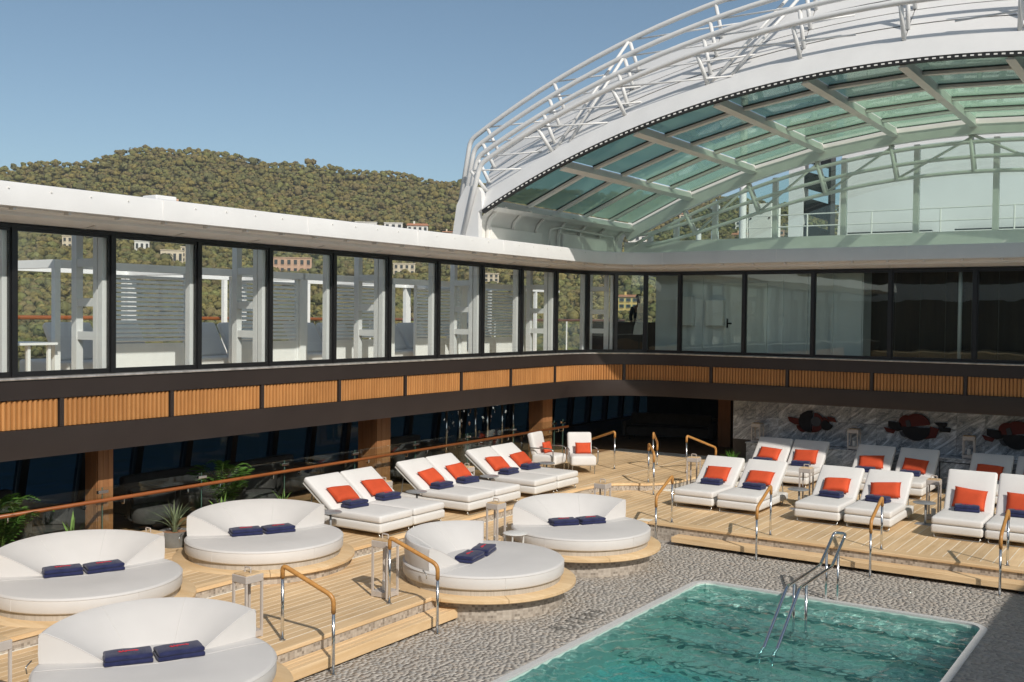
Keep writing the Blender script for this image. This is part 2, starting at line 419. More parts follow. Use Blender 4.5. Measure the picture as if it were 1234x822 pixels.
# ------------------------------------------------------------------ plan of the pool well: left side, back, right side with rounded corners
XL, XR, YB, RC = -14.2, 5.0, 26.0, 2.2
XC = -4.6                                   # centre line of the ship
def path(o=0, y0=-3.0, n=10, y1=None):
    """plan polyline offset by o towards the pool"""
    r = RC-o; cl = (XL+RC, YB-RC); cr = (XR-RC, YB-RC); p = [(XL+o, y0)]
    for i in range(n+1):
        a = math.pi-math.pi/2*i/n; p.append((cl[0]+r*math.cos(a), cl[1]+r*math.sin(a)))
    for i in range(n+1):
        a = math.pi/2-math.pi/2*i/n; p.append((cr[0]+r*math.cos(a), cr[1]+r*math.sin(a)))
    p.append((XR-o, y0)); return p
def plen(p):
    d = [0]
    for a, b in zip(p, p[1:]): d.append(d[-1]+math.hypot(b[0]-a[0], b[1]-a[1]))
    return d
def at_len(p, s):
    d = plen(p)
    for i in range(len(p)-1):
        if s <= d[i+1] or i == len(p)-2:
            t = (s-d[i])/(d[i+1]-d[i]); a, b = p[i], p[i+1]
            return (a[0]+(b[0]-a[0])*t, a[1]+(b[1]-a[1])*t), ((b[0]-a[0])/(d[i+1]-d[i]), (b[1]-a[1])/(d[i+1]-d[i]))
def hit_path(p, px, py):
    """arc length where the vertical plane through a photo column meets the wall"""
    r = ray(px, py); d = plen(p)
    for i in range(len(p)-1):
        (ax, ay), (bx, by) = p[i], p[i+1]; ex, ey = bx-ax, by-ay
        den = r[0]*ey-r[1]*ex
        if abs(den) < 1e-9: continue
        t = (ax*ey-ay*ex)/den; u = (ax*r[1]-ay*r[0])/den
        if t > 0 and -1e-6 <= u <= 1+1e-6: return d[i]+u*(d[i+1]-d[i])
def ring_sweep(prof, name, mat, parent, auto=40, y0=-3.0):
    mb = MB(); mb.sweep(None, [[(x, y, z) for x, y in path(o, y0)] for o, z in prof]); return mb.build(name, mat, parent, auto=auto)
# ================================================================== THE SETTING
ZA, ZB = .34, .51                     # teak levels above the pool deck (z = 0)
# sea and far land
sea = MB().add([(-3000, -3000, -12), (3000, -3000, -12), (3000, 3000, -12), (-3000, 3000, -12)], [(0, 1, 2, 3)]).build('sea', 'sea_water'); struct(sea)
RIDGE = [(80, 6.0), (66, 6.3), (59.8, 7.05), (57.9, 7.4), (56, 7.6), (53.5, 8.35), (52.4, 8.6), (50.8, 8.62), (47.9, 8.4), (45.9, 8.1), (43.5, 8.0), (41.3, 7.75), (39.1, 7.55), (36.6, 7.3), (28, 6.8), (20.9, 6.35), (18.6, 6.3), (10, 5.2), (0, 4.2), (-10, 3.5)]
def ridge(t):
    for (a, ea), (b, eb) in zip(RIDGE, RIDGE[1:]):
        if b <= t <= a: return ea+(eb-ea)*(a-t)/(a-b)
    return 6.0
R0, R1 = 330., 760.
def hill_e(t, r):
    k = min(1, max(0, (r-R0)/(R1-R0))); return -2.8+(ridge(t)-.3+2.8)*k**.82
def hill_z(t, r):
    z = CAM_Z+r*math.tan(R_(hill_e(t, r)))
    z += 2.2*math.sin(r*.021+t*.5)*math.sin(t*.9)*min(1, max(0, (r-R0)/80))
    if r > R1: z -= (r-R1)*.35
    return z
def pol(t, r): return (-r*math.sin(R_(t)), r*math.cos(R_(t)))
mb = MB(); ts = np.arange(-10, 80.1, 1.0); rs = list(np.arange(300, 780, 24))+[800, 900, 1100]
mb.v = [(*pol(t, r), hill_z(t, r) if r > R0 else -14) for t in ts for r in rs]; nr = len(rs)
mb.f = [(i*nr+j, (i+1)*nr+j, (i+1)*nr+j+1, i*nr+j+1) for i in range(len(ts)-1) for j in range(nr-1)]
hill = struct(mb.build('hill', 'terrain', smooth=True))

# ---- pool deck with the pool cut out
PX0, PX1, PY0, PY1, PR = -7.1, -2.55, 4.5, 16.4, .34
def rrect(x0, x1, y0, y1, r, n=8):
    p = []
    for cx, cy, a0 in ((x1-r, y1-r, 0), (x0+r, y1-r, 90), (x0+r, y0+r, 180), (x1-r, y0+r, 270)):
        for k in range(n+1):
            a = R_(a0+90*k/n); p.append((cx+r*math.cos(a), cy+r*math.sin(a)))
    return p
out = rrect(PX0, PX1, PY0, PY1, PR); CW = .10
inn = rrect(PX0+CW, PX1-CW, PY0+CW, PY1-CW, PR-CW)
deck = MB(); n = len(out)
big = []
for x, y in out:                               # project the ring outwards onto the border of the deck
    cx, cy = (PX0+PX1)/2, (PY0+PY1)/2; dx, dy = x-cx, y-cy
    k = min((5.6 if dx > 0 else 5.6)/abs(dx) if abs(dx) > 1e-6 else 1e9, 12.5/abs(dy) if abs(dy) > 1e-6 else 1e9)
    big.append((cx+dx*k, cy+dy*k))
v = [(x, y, -.0012) for x, y in out]+[(x, y, -.0012) for x, y in big]
deck.add(v, [(i, (i+1) % n, n+(i+1) % n, n+i) for i in range(n)])
plain('grout', (.36, .335, .30), .85, var=.1)
pool_deck = struct(deck.build('pool_deck', 'grout'))
DAY = {'near': (-9.35, 7.2, 0), 'front': (-9.35, 13.28, 0), 'far': (-9.39, 16.37, 0), 'upper_far': (-12.7, 11.87, 1), 'upper_near': (-12.7, 8.62, 1)}
GLY = {'N': '1001 1101 1011 1001 1001', 'O': '0110 1001 1001 1001 0110', 'D': '1110 1001 1001 1001 1110', 'I': '1 1 1 1 1', 'V': '1001 1001 1001 0110 0110', 'G': '0111 1000 1011 1001 0111', ' ': '00 00 00 00 00'}
dark_cells = set(); colx = 0                   # words set into the paving with black tiles, read from the pool
for chh in 'NO DIVING':
    g = GLY[chh].split()
    for rr_, row in enumerate(g):
        for k_, bit in enumerate(row):
            if bit == '1': dark_cells.add((colx+k_, rr_))
    colx += len(g[0])+1
V = []; F = []; Cc = []
tw, td = .092, .046; PAL = np.array([(.255, .24, .22), (.33, .305, .275), (.385, .355, .315), (.42, .385, .345), (.46, .425, .38), (.50, .47, .425), (.37, .36, .34), (.31, .305, .295), (.43, .37, .31)])
PW = np.array([.07, .12, .17, .19, .16, .10, .08, .06, .05])
jy = 0; y = 5.6
while y < 18.62:
    x = -9.02-rng.uniform(0, .09)
    while x < .6:
        tw = rng.choice([.05, .075, .098, .12], p=[.16, .30, .34, .20])
        cx, cy = x+tw/2, y+td/2
        inpool = PX0-.0 < cx < PX1+.0 and PY0 < cy < PY1
        ring = any((cx-a)**2+(cy-b)**2 < 1.2**2 for a, b, l in DAY.values() if not l)
        if inpool:                              # rounded corners keep their tiles
            ex = max(PX0+PR-cx, cx-(PX1-PR), 0); ey = max(PY0+PR-cy, cy-(PY1-PR), 0)
            if ex > 0 and ey > 0 and ex*ex+ey*ey > (PR+.02)**2: inpool = False
        if not inpool and not ring:
            h = .0+rng.uniform(-.0002, .0002); g_ = .002; b_ = len(V)
            x0, x1, y0, y1 = x+g_/2, x+tw-g_/2, y+g_/2, y+td-g_/2
            V += [(x0, y0, h), (x1, y0, h), (x1, y1, h), (x0, y1, h), (x0, y0, -.012), (x1, y0, -.012), (x1, y1, -.012), (x0, y1, -.012)]
            F += [(b_, b_+1, b_+2, b_+3), (b_, b_+4, b_+5, b_+1), (b_+1, b_+5, b_+6, b_+2), (b_+2, b_+6, b_+7, b_+3), (b_+3, b_+7, b_+4, b_)]
            c = PAL.mean(0)*1.10+(PAL[rng.choice(len(PAL), p=PW)]-PAL.mean(0))*.75; c = c*rng.uniform(.95, 1.05)
            q = (int((cy-12.55)//.033), int((cx+7.70)//.06))
            if 12.55 < cy and -7.70 < cx < -7.40 and q in dark_cells: c = np.array((.19, .18, .165))
            Cc += [c]*5
        x += tw
    y += td; jy += 1
tiles = fast_mesh('mosaic_tiles', np.array(V), np.array(F), 'mosaic', pool_deck, np.array(Cc)); tiles['kind'] = 'stuff'
# coping ring
mb = MB(); mb.sweep(None, [[(x, y, z) for x, y in lp+[lp[0]]] for lp, z in ((out, -.03), (out, .008), (inn, .008), (inn, -.02))], closed=False)
coping = mb.build('coping', 'coping', pool_deck, auto=30)
# pool lining with broad steps at the far end
def uvset(o, fn):
    me = o.data; l = me.uv_layers.new(name='UVMap')
    for p in me.polygons:
        for li in p.loop_indices: l.data[li].uv = fn(me.vertices[me.loops[li].vertex_index].co, p.normal)
X0, X1, Y0, Y1 = PX0+CW, PX1-CW, PY0+CW, PY1-CW
mb = MB(); ri = inn; mb.sweep(None, [[(x, y, -.019) for x, y in ri+[ri[0]]], [(x, y, -1.42) for x, y in ri+[ri[0]]]], closed=False)
lining = struct(mb.build('pool_basin', 'pool_tile'))
MB().add([(X0, Y0, -1.40), (X1, Y0, -1.40), (X1, Y1, -1.40), (X0, Y1, -1.40)], [(0, 1, 2, 3)]).build('pool_floor', 'pool_floor_tile', lining)
for k, (ya, zt) in enumerate(((15.55, -.36), (14.75, -.62), (14.0, -.88), (13.3, -1.14))):
    MB().rbox(X0+.003, X1-.003, ya, Y1-.004-.002*k, -1.395+.001*k, zt, .02, 2).build('step', 'pool_tile', lining)
    MB().box(X0+.004, X1-.004, ya-.004, ya+.075, zt-.06, zt+.004).build('step_shade_strip', 'step_shade_teal', lining)  # added dark strip, painted shade line along the step front
# water: one wavy closed body
nx, ny = 190, 420; xs = np.linspace(X0-.03, X1+.03, nx); ys = np.linspace(Y0-.03, Y1+.03, ny)
XX, YY = np.meshgrid(xs, ys, indexing='ij'); ZZ = np.full_like(XX, -.042)
for _ in range(60):
    L = rng.uniform(.085, .38); a = rng.uniform(0, 2*math.pi); k = 2*math.pi/L
    ZZ += .0060*L*rng.uniform(.5, 1.2)*np.sin(k*(XX*math.cos(a)+YY*math.sin(a)+.06*np.sin(2.1*YY+a))+rng.uniform(0, 6.3))
V = np.stack([XX, YY, ZZ], -1).reshape(-1, 3); ii = np.arange(nx*ny).reshape(nx, ny)
F = np.stack([ii[:-1, :-1], ii[1:, :-1], ii[1:, 1:], ii[:-1, 1:]], -1).reshape(-1, 4)
nb = len(V); V = np.r_[V, [(xs[0], ys[0], -1.5), (xs[-1], ys[0], -1.5), (xs[-1], ys[-1], -1.5), (xs[0], ys[-1], -1.5)]]
me = bpy.data.meshes.new('pool_water')
faces = F.tolist()+[[nb, nb+3, nb+2, nb+1], list(ii[:, 0][::-1])+[nb, nb+1], list(ii[:, -1])+[nb+2, nb+3], list(ii[0, :])+[nb+3, nb], list(ii[-1, :][::-1])+[nb+1, nb+2]]
me.from_pydata(V.tolist(), [], faces); me.materials.append(M['pool_water']); me.shade_smooth(); me.set_sharp_from_angle(angle=R_(50))
water = bpy.data.objects.new('pool_water', me); col.objects.link(water); struct(water)
water.cycles.is_caustics_caster = True; lining.cycles.is_caustics_receiver = True
for c in lining.children: c.cycles.is_caustics_receiver = True
sun.cycles.is_caustics_light = True

# ---- teak decks
def slab(poly, z0, z1, name, mat='caulk'): return struct(MB().prism(poly, z0, z1).build(name, mat))
deckA = slab([(-11.9, -3), (-9.28, -3), (-9.28, 18.85), (5.2, 18.85), (5.2, 27.6), (-11.9, 27.6)], -.1, ZA-.0025, 'teak_deck')
EDGE = [(-11.83, -3), (-11.83, 20.6), (-11.78, 21.2), (-11.62, 21.65), (-11.3, 21.95), (-10.95, 22.15), (-10.68, 22.5), (-10.52, 23.0), (-10.48, 23.6), (-10.48, 26.6)]
deckB = slab(EDGE+[(-10.48, 39), (-19.2, 39), (-19.2, -3)], -.1, ZB-.0025, 'raised_teak_deck')
def edge_y(x):
    if x <= -11.83: return -3
    for (a, b), (c, d) in zip(EDGE[1:], EDGE[2:]):
        if a <= x <= c: return b+(d-b)*(x-a)/(c-a+1e-9)
    return 24
def planks(parent, x0, x1, ya, yb, w, z, mat, maxlen):
    x = x0; first = True
    while x < x1-.02:
        xe = min(x+w, x1); y = ya(x+w/2) if callable(ya) else ya; ye = yb(x+w/2) if callable(yb) else yb
        cut = y+rng.uniform(.5, 1)*maxlen
        while y < ye-.05:
            c = min(cut, ye);  c = ye if ye-c < .6 else c
            MB().box(x+.007, xe-.007, y+.002, c-.002, z-.02, z+rng.uniform(-.0006, .0006)).build('plank', mat, parent)
            y = c; cut = c+rng.uniform(.8, 1)*maxlen
        x = xe
planks(deckA, -11.79, -9.50, 3.5, 22.4, .143, ZA, 'teak', 4.2)
planks(deckA, -9.50, -1.2, 19.06, 27.0, .198, ZA, 'teak', 4.5)
planks(deckB, -14.55, -11.95, 4.2, 27.0, .152, ZB, 'teak', 4.6)
planks(deckB, -11.95, -10.6, lambda x: edge_y(x)+.16, 27.0, .152, ZB, 'teak', 4.6)
# nosings, risers and the lower step
MB().rbox(-9.495, -9.25, 3.5, 18.84, ZA-.055, ZA+.002, .012).build('nosing', 'teak', deckA)
MB().rbox(-9.245, 5.2, 18.80, 19.055, ZA-.055, ZA+.002, .012).build('nosing', 'teak_x', deckA)
o = MB().box(-9.29, -9.272, 3.5, 18.86, -.01, ZA-.057).build('riser', 'riser_mosaic', deckA); uvset(o, lambda c, n: (c.y, c.z+.013))
o = MB().box(-9.27, 5.2, 18.838, 18.852, -.01, ZA-.057).build('riser', 'riser_mosaic', deckA); uvset(o, lambda c, n: (c.x, c.z))
for nm, bx in (('inner', (-9.27, -8.97, 8.5, 12.22)), ('back', (-8.6, 5.2, 18.50, 18.835))):
    x0, x1, y0, y1 = bx; mat = 'teak' if nm == 'inner' else 'teak_x'
    for k in range(3):
        if nm == 'inner': a = x0+(x1-x0)*k/3; MB().rbox(a+.003, a+.1-.003, y0, y1, .10 if k < 2 else .03, .17, .008).build('step_board', mat, deckA)
        else: a = y0+(y1-y0)*k/3; MB().rbox(x0, x1, a+.003, a+.1117-.003, .10 if k > 0 else .065, .17, .008).build('step_board', mat, deckA)
    # dark bearers under the open step
    if nm == 'back':
        for k in range(16): MB().box(x0+.5+k*.8, x0+.58+k*.8, y0+.06, y1, .012, .099).build('bearer', 'dark_rubber', deckA)
    else: MB().box(x0, x1-.05, y0, y1, .012, .099).build('bearer', 'dark_rubber', deckA)
def offs(poly, d):
    o_ = []
    for i, p in enumerate(poly):
        a = poly[max(0, i-1)]; b = poly[min(len(poly)-1, i+1)]; t = Vector((b[0]-a[0], b[1]-a[1])).normalized(); o_.append((p[0]-t.y*d, p[1]+t.x*d))
    return o_
mb = MB(); e0 = offs(EDGE, -.03); e1 = offs(EDGE, .13)
mb.sweep(None, [[(x, y, z) for x, y in p] for p, z in ((e0, ZB-.05), (e0, ZB+.002), (e1, ZB+.002), (e1, ZB-.05))]); mb.build('nosing', 'teak', deckB, auto=30)
mb = MB(); mb.sweep(None, [[(x, y, ZA-.02) for x, y in offs(EDGE, -.006)], [(x, y, ZB-.052) for x, y in offs(EDGE, -.006)]], closed=False)
o = mb.build('riser', 'riser_mosaic', deckB); uvset(o, lambda c, n: (c.y+c.x, c.z))
# lounge floor inside the glass rail and in the back lounge
struct(MB().box(-19.2, -14.56, -3, 39, ZB-.006, ZB+.004).build('lounge_floor', 'lounge_floor'))
struct(MB().box(-14.54, 5, 27.62, 39, ZB-.2, ZB+.003).build('back_lounge_floor', 'lounge_floor'))
struct(MB().box(-10.47, 5, 27.3, 27.6, ZA-.2, ZB).build('threshold', 'planter_stone'))
# upper decks (outside the glass walls) with their undersides, and the hull below
ups = struct(MB().box(-20.6, XL-.32, -3, 39, 2.55, 3.05).build('upper_deck', 'teak'))
struct(MB().box(-20.3, XL-.31, -3, 39, 2.42, 2.55).build('lounge_ceiling', 'dark_ceiling'))
struct(MB().box(XL-.30, XR+.31, YB+.32, 39, 2.42, 3.3).build('back_upper_deck', 'dark_ceiling'))
struct(MB().box(XR+.32, 11.4, -3, 39, 2.42, 3.05).build('starboard_upper_deck', 'dark_ceiling'))
struct(MB().box(-20.3, 12, -6, 40, -12.5, -1.6).build('hull', 'white_paint'))
# ================================================================== SUPERSTRUCTURE
# ---- dark fascia with ribbed wood panels
fas = thing('balcony_fascia', 'dark brown curved balcony fascia with ribbed orange wood panels above the pool deck', 'fascia', (XL, 12, 2.26))
ring_sweep([(-.30, 3.12), (0, 3.12), (0, 3.405), (-.30, 3.405)], 'upper_beam', 'dark_bronze', fas)
ring_sweep([(-.30, 2.26), (0, 2.26), (.012, 2.30), (.012, 2.685), (-.30, 2.685)], 'lower_beam', 'dark_bronze', fas)
ring_sweep([(-.30, 2.69), (-.064, 2.69), (-.064, 3.115), (-.30, 3.115)], 'panel_recess', 'dark_bronze', fas)
ring_sweep([(-.28, 3.406), (.025, 3.406), (.03, 3.42), (.02, 3.437), (-.28, 3.442)], 'sill', 'sill_metal', fas)
p0 = path(0); div = [hit_path(p0, px, 470) for px in (75, 208, 317, 410, 489.5, 557, 616.5, 669.5, 752, 856, 948, 1050, 1163)]
s = div[0]-2.02
while s > 6: div.insert(0, s); s -= 2.02
L0 = plen(p0)[-1]; s = div[-1]+2.1
while s < L0-4: div.append(s); s += 2.06
pp = path(-.062)
ratio = [a/b for a, b in zip(plen(pp), plen(p0)) if b]
def conv(s):                                   # same wall position measured along another offset
    d0 = plen(p0); d1 = plen(pp)
    return float(np.interp(s, d0, d1))
for s in div:
    (x, y), (tx, ty) = at_len(pp, conv(s)); Mx = T(x, y, 0) @ RZ(math.atan2(ty, tx))
    MB().box(-.035, .035, -.055, .02, 2.688, 3.118, Mx).build('divider', 'dark_bronze', fas)
for a, b in zip(div, div[1:]):
    a, b = conv(a)+.04, conv(b)-.04; k = max(8, round((b-a)/.0795)); mb = MB()
    for i in range(k):
        (x, y), (tx, ty) = at_len(pp, a+(b-a)*(i+.5)/k); w = (b-a)/k*.47
        prof = [(w*math.cos(q), -w*1.1*math.sin(q)) for q in np.linspace(0, math.pi, 5)]
        Mx = T(x, y, 0) @ RZ(math.atan2(ty, tx)); z0, z1 = 2.693, 3.112-.006*(i % 2)
        mb.add([(u, v, z0) for u, v in prof]+[(u, v, z1) for u, v in prof], [(j, j+1, 6+j, 5+j) for j in range(4)]+[(0, 1, 2, 3, 4), (5, 6, 7, 8, 9)], Mx)
    mb.build('slat_panel', 'slat_wood', fas, kind='stuff')

# ---- upper glass walls
WZ0, WZ1 = 3.445, 5.60
gw = thing('glass_wall', 'upper glass wall of tall black framed windows running round the pool well', 'glass wall', (XL-.15, 12, WZ0))
pw = path(-.16); mull = [hit_path(pw, px, 440) for px in (15, 134, 238, 324, 401, 467.5, 526.5, 580, 627, 669, 707, 741, 777, 818.5, 896, 979, 1072, 1174)]
s = mull[0]-1.65
while s > 5: mull.insert(0, s); s -= 1.65
s = mull[-1]+1.86
while s < L0-5: mull.append(s); s += 1.8
MP = [at_len(pw, s) for s in mull]
ring_sweep([(-.21, 5.60), (-.11, 5.60), (-.11, 5.645), (-.21, 5.645)], 'head_rail', 'black_frame', gw)
nleft = next(i for i, q in enumerate(MP) if q[0][1] > YB-1.2)      # mullions on the port side
for i, ((x, y), (tx, ty)) in enumerate(MP):
    Mx = T(x, y, 0) @ RZ(math.atan2(ty, tx))
    MB().box(-.04, .04, -.06, .06, WZ0, 5.60, Mx).build('mullion', 'black_frame', gw)
    if tx*0+y < YB-.3 and x < -5:               # white liner post behind each port-side mullion
        MB().box(-.13, -.045, .05, .16, WZ0, 5.60, Mx).build('liner_post', 'white_paint', gw)
for i, (((x, y), _), ((x2, y2), _2)) in enumerate(zip(MP, MP[1:])):
    L = math.hypot(x2-x, y2-y); Mx = T(x, y, 0) @ RZ(math.atan2(y2-y, x2-x)); a, b = .043, L-.043
    mb = MB(); mb.box(a, b, -.03, .03, WZ0, WZ0+.075, Mx); mb.box(a, b, -.03, .03, 5.555, 5.598, Mx)
    mb.box(a, a+.022, -.03, .03, WZ0+.076, 5.554, Mx); mb.box(b-.022, b, -.03, .03, WZ0+.076, 5.554, Mx)
    fr = mb.build('window', 'black_frame', gw)
    MB().box(a+.023, b-.023, -.007, .007, WZ0+.077, 5.553, Mx).build('pane', 'back_glass' if y > YB-.7 else 'window_glass', fr)
# web frames behind every second port-side mullion
for i, ((x, y), (tx, ty)) in enumerate(MP):
    if x < -13 and y < 27 and (i-MP.index(min(MP, key=lambda q: abs(q[0][1]-10.07)+abs(q[0][0]+14.36)))) % 2 == 0:
        mb = MB(); xa = x-.20; xb = x-.72
        mb.box(xa-.10, xa, y-.12, y-.02, WZ0-.1, 5.62); mb.box(xb-.13, xb, y-.13, y-.01, WZ0-.1, 5.62)
        for z in (3.62, 4.02, 4.55, 5.18): mb.box(xb+.001, xa-.101, y-.115, y-.025, z-.065, z+.065) if z > 3.7 else None
        mb.build('web_frame', 'white_paint', gw)

# ---- white roof coaming round the well
rc = thing('roof_coaming', 'broad white roof edge with grey soffit above the upper windows', 'roof', (XL, 12, 5.67))
ring_sweep([(.80, 5.80), (.815, 5.81), (.80, 6.10), (.785, 6.13), (.74, 6.14), (-.50, 6.17), (-.50, 5.80), (.2, 5.84), (.62, 5.83)], 'roof_shell', 'white_paint', rc, 50)
ring_sweep([(-.22, 5.647), (.60, 5.80), (.60, 5.828), (-.22, 5.68)], 'soffit', 'soffit', rc)
ring_sweep([(.28, 5.695), (.44, 5.72), (.44, 5.772), (.28, 5.748)], 'gutter', 'soffit', rc)
pr = path(.70); Lr = plen(pr)[-1]; s = 1.2; k = 0
while s < Lr-1:
    (x, y), (tx, ty) = at_len(pr, s); Mx = T(x, y, 0) @ RZ(math.atan2(ty, tx))
    MB().box(-.02, .02, -.055, .055, 5.765, 5.812, Mx).build('bracket', 'white_paint', rc)
    if k % 2 == 0:
        (x, y), (tx, ty) = at_len(path(.1), s); Mx = T(x, y, 0) @ RZ(math.atan2(ty, tx))
        MB().add([(-.012, -.30, 5.735), (.012, -.30, 5.735), (.012, .30, 5.64), (-.012, .30, 5.64), (-.012, -.30, 5.775), (.012, -.30, 5.775), (.012, .30, 5.70), (-.012, .30, 5.70)], [(0, 1, 2, 3), (4, 5, 6, 7), (0, 1, 5, 4), (1, 2, 6, 5), (2, 3, 7, 6), (3, 0, 4, 7)], Mx).build('rib', 'white_paint', rc)
    s += .82; k += 1
pf = path(.812); s = 1.0; k = 0; bolt = None; Lf = plen(pf)[-1]
while s < Lf-1:                                # bolt heads and plate joints on the white edge
    (x, y), (tx, ty) = at_len(pf, s); Mx = T(x, y, 0) @ RZ(math.atan2(ty, tx))
    if k % 5 == 0: MB().box(-.004, .004, -.004, .01, 5.82, 6.125, Mx).build('plate_joint', 'soffit', rc)
    else: MB().box(-.009, .009, -.008, .008, 6.04, 6.058, Mx).build('bolt', 'grey_paint', rc)
    s += .62; k += 1
mb = MB(); mb.rbox(-14.3, -13.95, 10.7, 11.1, 6.19, 6.27, .02); o = mb.build('roof_box', 'white_paint', rc)
MB().rbox(-14.2, -14.05, 11.12, 11.22, 6.19, 6.255, .01).build('life_light', 'house_salmon', rc)
struct(MB().box(XL+.42, XR-.42, YB+.52, 40, 5.82, 6.165).build('back_roof', 'white_plate'))
for x0, x1 in ((-16.2, XL-.53), (XR+.53, 6.4)): struct(MB().box(x0, x1, 20.6, 40, 5.82, 6.163).build('dome_track_deck', 'white_plate'))
for x0, x1 in ((XL-.52, XL+.40), (XR-.40, XR+.52)): struct(MB().box(x0, x1, YB+.54, 40, 5.82, 6.161).build('dome_track_deck', 'white_plate'))

# ---- sliding glass dome
YA, YR, XD, CZ = 20.9, 28.43, -5.06, -11.825; KR = 1.1   # front and rear arch, centre of the circle
def arc(R, deg): return (XD+KR*R*math.sin(R_(deg)), CZ+KR*R*math.cos(R_(deg)))
def arc_x(R, x): return CZ+math.sqrt((KR*R)**2-(x-XD)**2)
dome = thing('glass_dome_roof', 'white arched retractable roof with green tinted glass panes and tubular truss above the pool', 'dome roof', (XD, YA, 6.19))
AN = np.linspace(-27.6, 27.6, 41)
def arc_prism(R0, R1, y0, y1, name, mat, angs=AN, parent=dome, smooth=None):
    mb = MB(); mb.sweep(None, [[(arc(R, a)[0], y, arc(R, a)[1]) for a in angs] for R, y in ((R0, y0), (R0, y1), (R1, y1), (R1, y0))])
    return mb.build(name, mat, parent, auto=40)
mb = MB(); mb.sweep(None, [[(arc(R, a)[0], y, arc(R, a)[1]) for a in AN] for R, y in ((19.30, YA), (19.30, YA+.16), (19.64, YA+.34), (19.66, YA+.20))]); mb.build('front_arch', 'white_paint', dome, auto=40)
arc_prism(19.22, 19.297, YA+.012, YA+.12, 'seal', 'dark_rubber')
seal_me = None
for a in np.linspace(-27, 27, 150):           # the pale cleats along the seal
    x, z = arc(19.258, a)
    if seal_me is None: seal_me = MB().box(-.032, .032, -.004, .004, -.014, .014).build('cleat', 'grey_paint', dome, local=True); o = seal_me
    else: o = share(seal_me.data, 'cleat', dome)
    o.matrix_local = T(x-XD, .006, z-6.19) @ RY(R_(a))
for sg in (-1, 1):                              # feet
    poly = [(-14.96, 6.19), (-14.98, 6.95), (-14.87, 7.02), (-14.90, 7.42), (-14.98, 7.55), (-15.35, 7.61), (-15.64, 7.15), (-15.80, 6.19)]
    poly = [(x if sg < 0 else 2*XD-x, z) for x, z in poly]
    mb = MB(); nn = len(poly); mb.add([(x, YA-.005, z) for x, z in poly]+[(x, YA+.15, z) for x, z in poly], [tuple(range(nn)), tuple(range(nn, 2*nn))[::-1]]+[(i, (i+1) % nn, nn+(i+1) % nn, nn+i) for i in range(nn)])
    mb.build('foot', 'white_paint', dome)
BX = [XD+1.905*k for k in range(-5, 6)]
for x in BX:
    z = arc_x(19.2, x); sl = math.asin((x-XD)/21.12)
    mb = MB(); mb.box(-.055, .055, YA+.15, YR-.1, 0, .20, T(x, 0, z) @ RY(sl)); mb.box(-.09, .09, YA+.15, YR-.1, -.02, 0, T(x, 0, z) @ RY(sl)); mb.build('beam', 'grey_paint', dome)
YP = [YA+.15+(YR-.25-YA)*k/5 for k in range(6)]
for i, (xa, xb) in enumerate(zip(BX, BX[1:])):
    za, zb = arc_x(19.30, xa), arc_x(19.30, xb); L = math.hypot(xb-xa, zb-za); Mx = T(xa, 0, za) @ RY(-math.atan2(zb-za, xb-xa))
    for k in range(1, 5): MB().box(.058, L-.058, YP[k]-.075, YP[k]+.075, 0, .10, Mx).build('glazing_bar', 'grey_paint', dome)
    for k in range(5):
        MB().box(.06, L-.06, YP[k]+.077, YP[k+1]-.077, .08, .095, Mx).build('pane', 'dome_glass', dome)
        mb = MB(); y0, y1 = YP[k]+.078, YP[k+1]-.078
        mb.box(.061, L-.061, y0, y0+.018, .06, .079, Mx); mb.box(.061, L-.061, y1-.018, y1, .06, .079, Mx); mb.build('gasket', 'dark_rubber', dome)
arc_prism(19.02, 19.46, YR-.08, YR+.14, 'rear_arch', 'grey_paint')
# white lapped plating above the front arch
def plate_R(t, a): return 19.66+1.45*t
for k in range(4):
    t0, t1 = k/4+.006, (k+1)/4-.006
    for i in range(10):
        an = np.linspace(-27.4+5.48*i+.03, -27.4+5.48*(i+1)-.03, 5); mb = MB(); rails = []
        for t, dy in ((t0, -.02*(k % 2)), (t1, 0), (t1, .05), (t0, .05)):
            rails.append([(arc(plate_R(t, a), a)[0], YA+.22+1.62*t+dy, arc(plate_R(t, a), a)[1]) for a in an])
        mb.sweep(None, rails); mb.build('roof_plate', 'white_plate', dome, auto=30)
mb = MB(); mb.sweep(None, [[(arc(plate_R(t, a)-.06, a)[0], YA+.29+1.62*t, arc(plate_R(t, a)-.06, a)[1]) for a in AN] for t in (0, .5, 1)], closed=False); mb.build('plate_backing', 'vent_black', dome, smooth=True)
for sg in (-1, 1):                              # white end plates running down to the roof
    mb = MB(); r0 = []; r1 = []
    for t in np.linspace(0, 1, 6):
        x, z = arc(plate_R(t, 27.4), 27.4*sg); y = YA+.22+1.62*t; r0.append((x, y, z)); r1.append((x+sg*(.5+.25*t), y+.05, 6.2))
    mb.sweep(None, [r0, r1, [(x, y+.05, z) for x, y, z in r1], [(x, y+.05, z) for x, y, z in r0]]); mb.build('end_plate', 'white_plate', dome, auto=30)
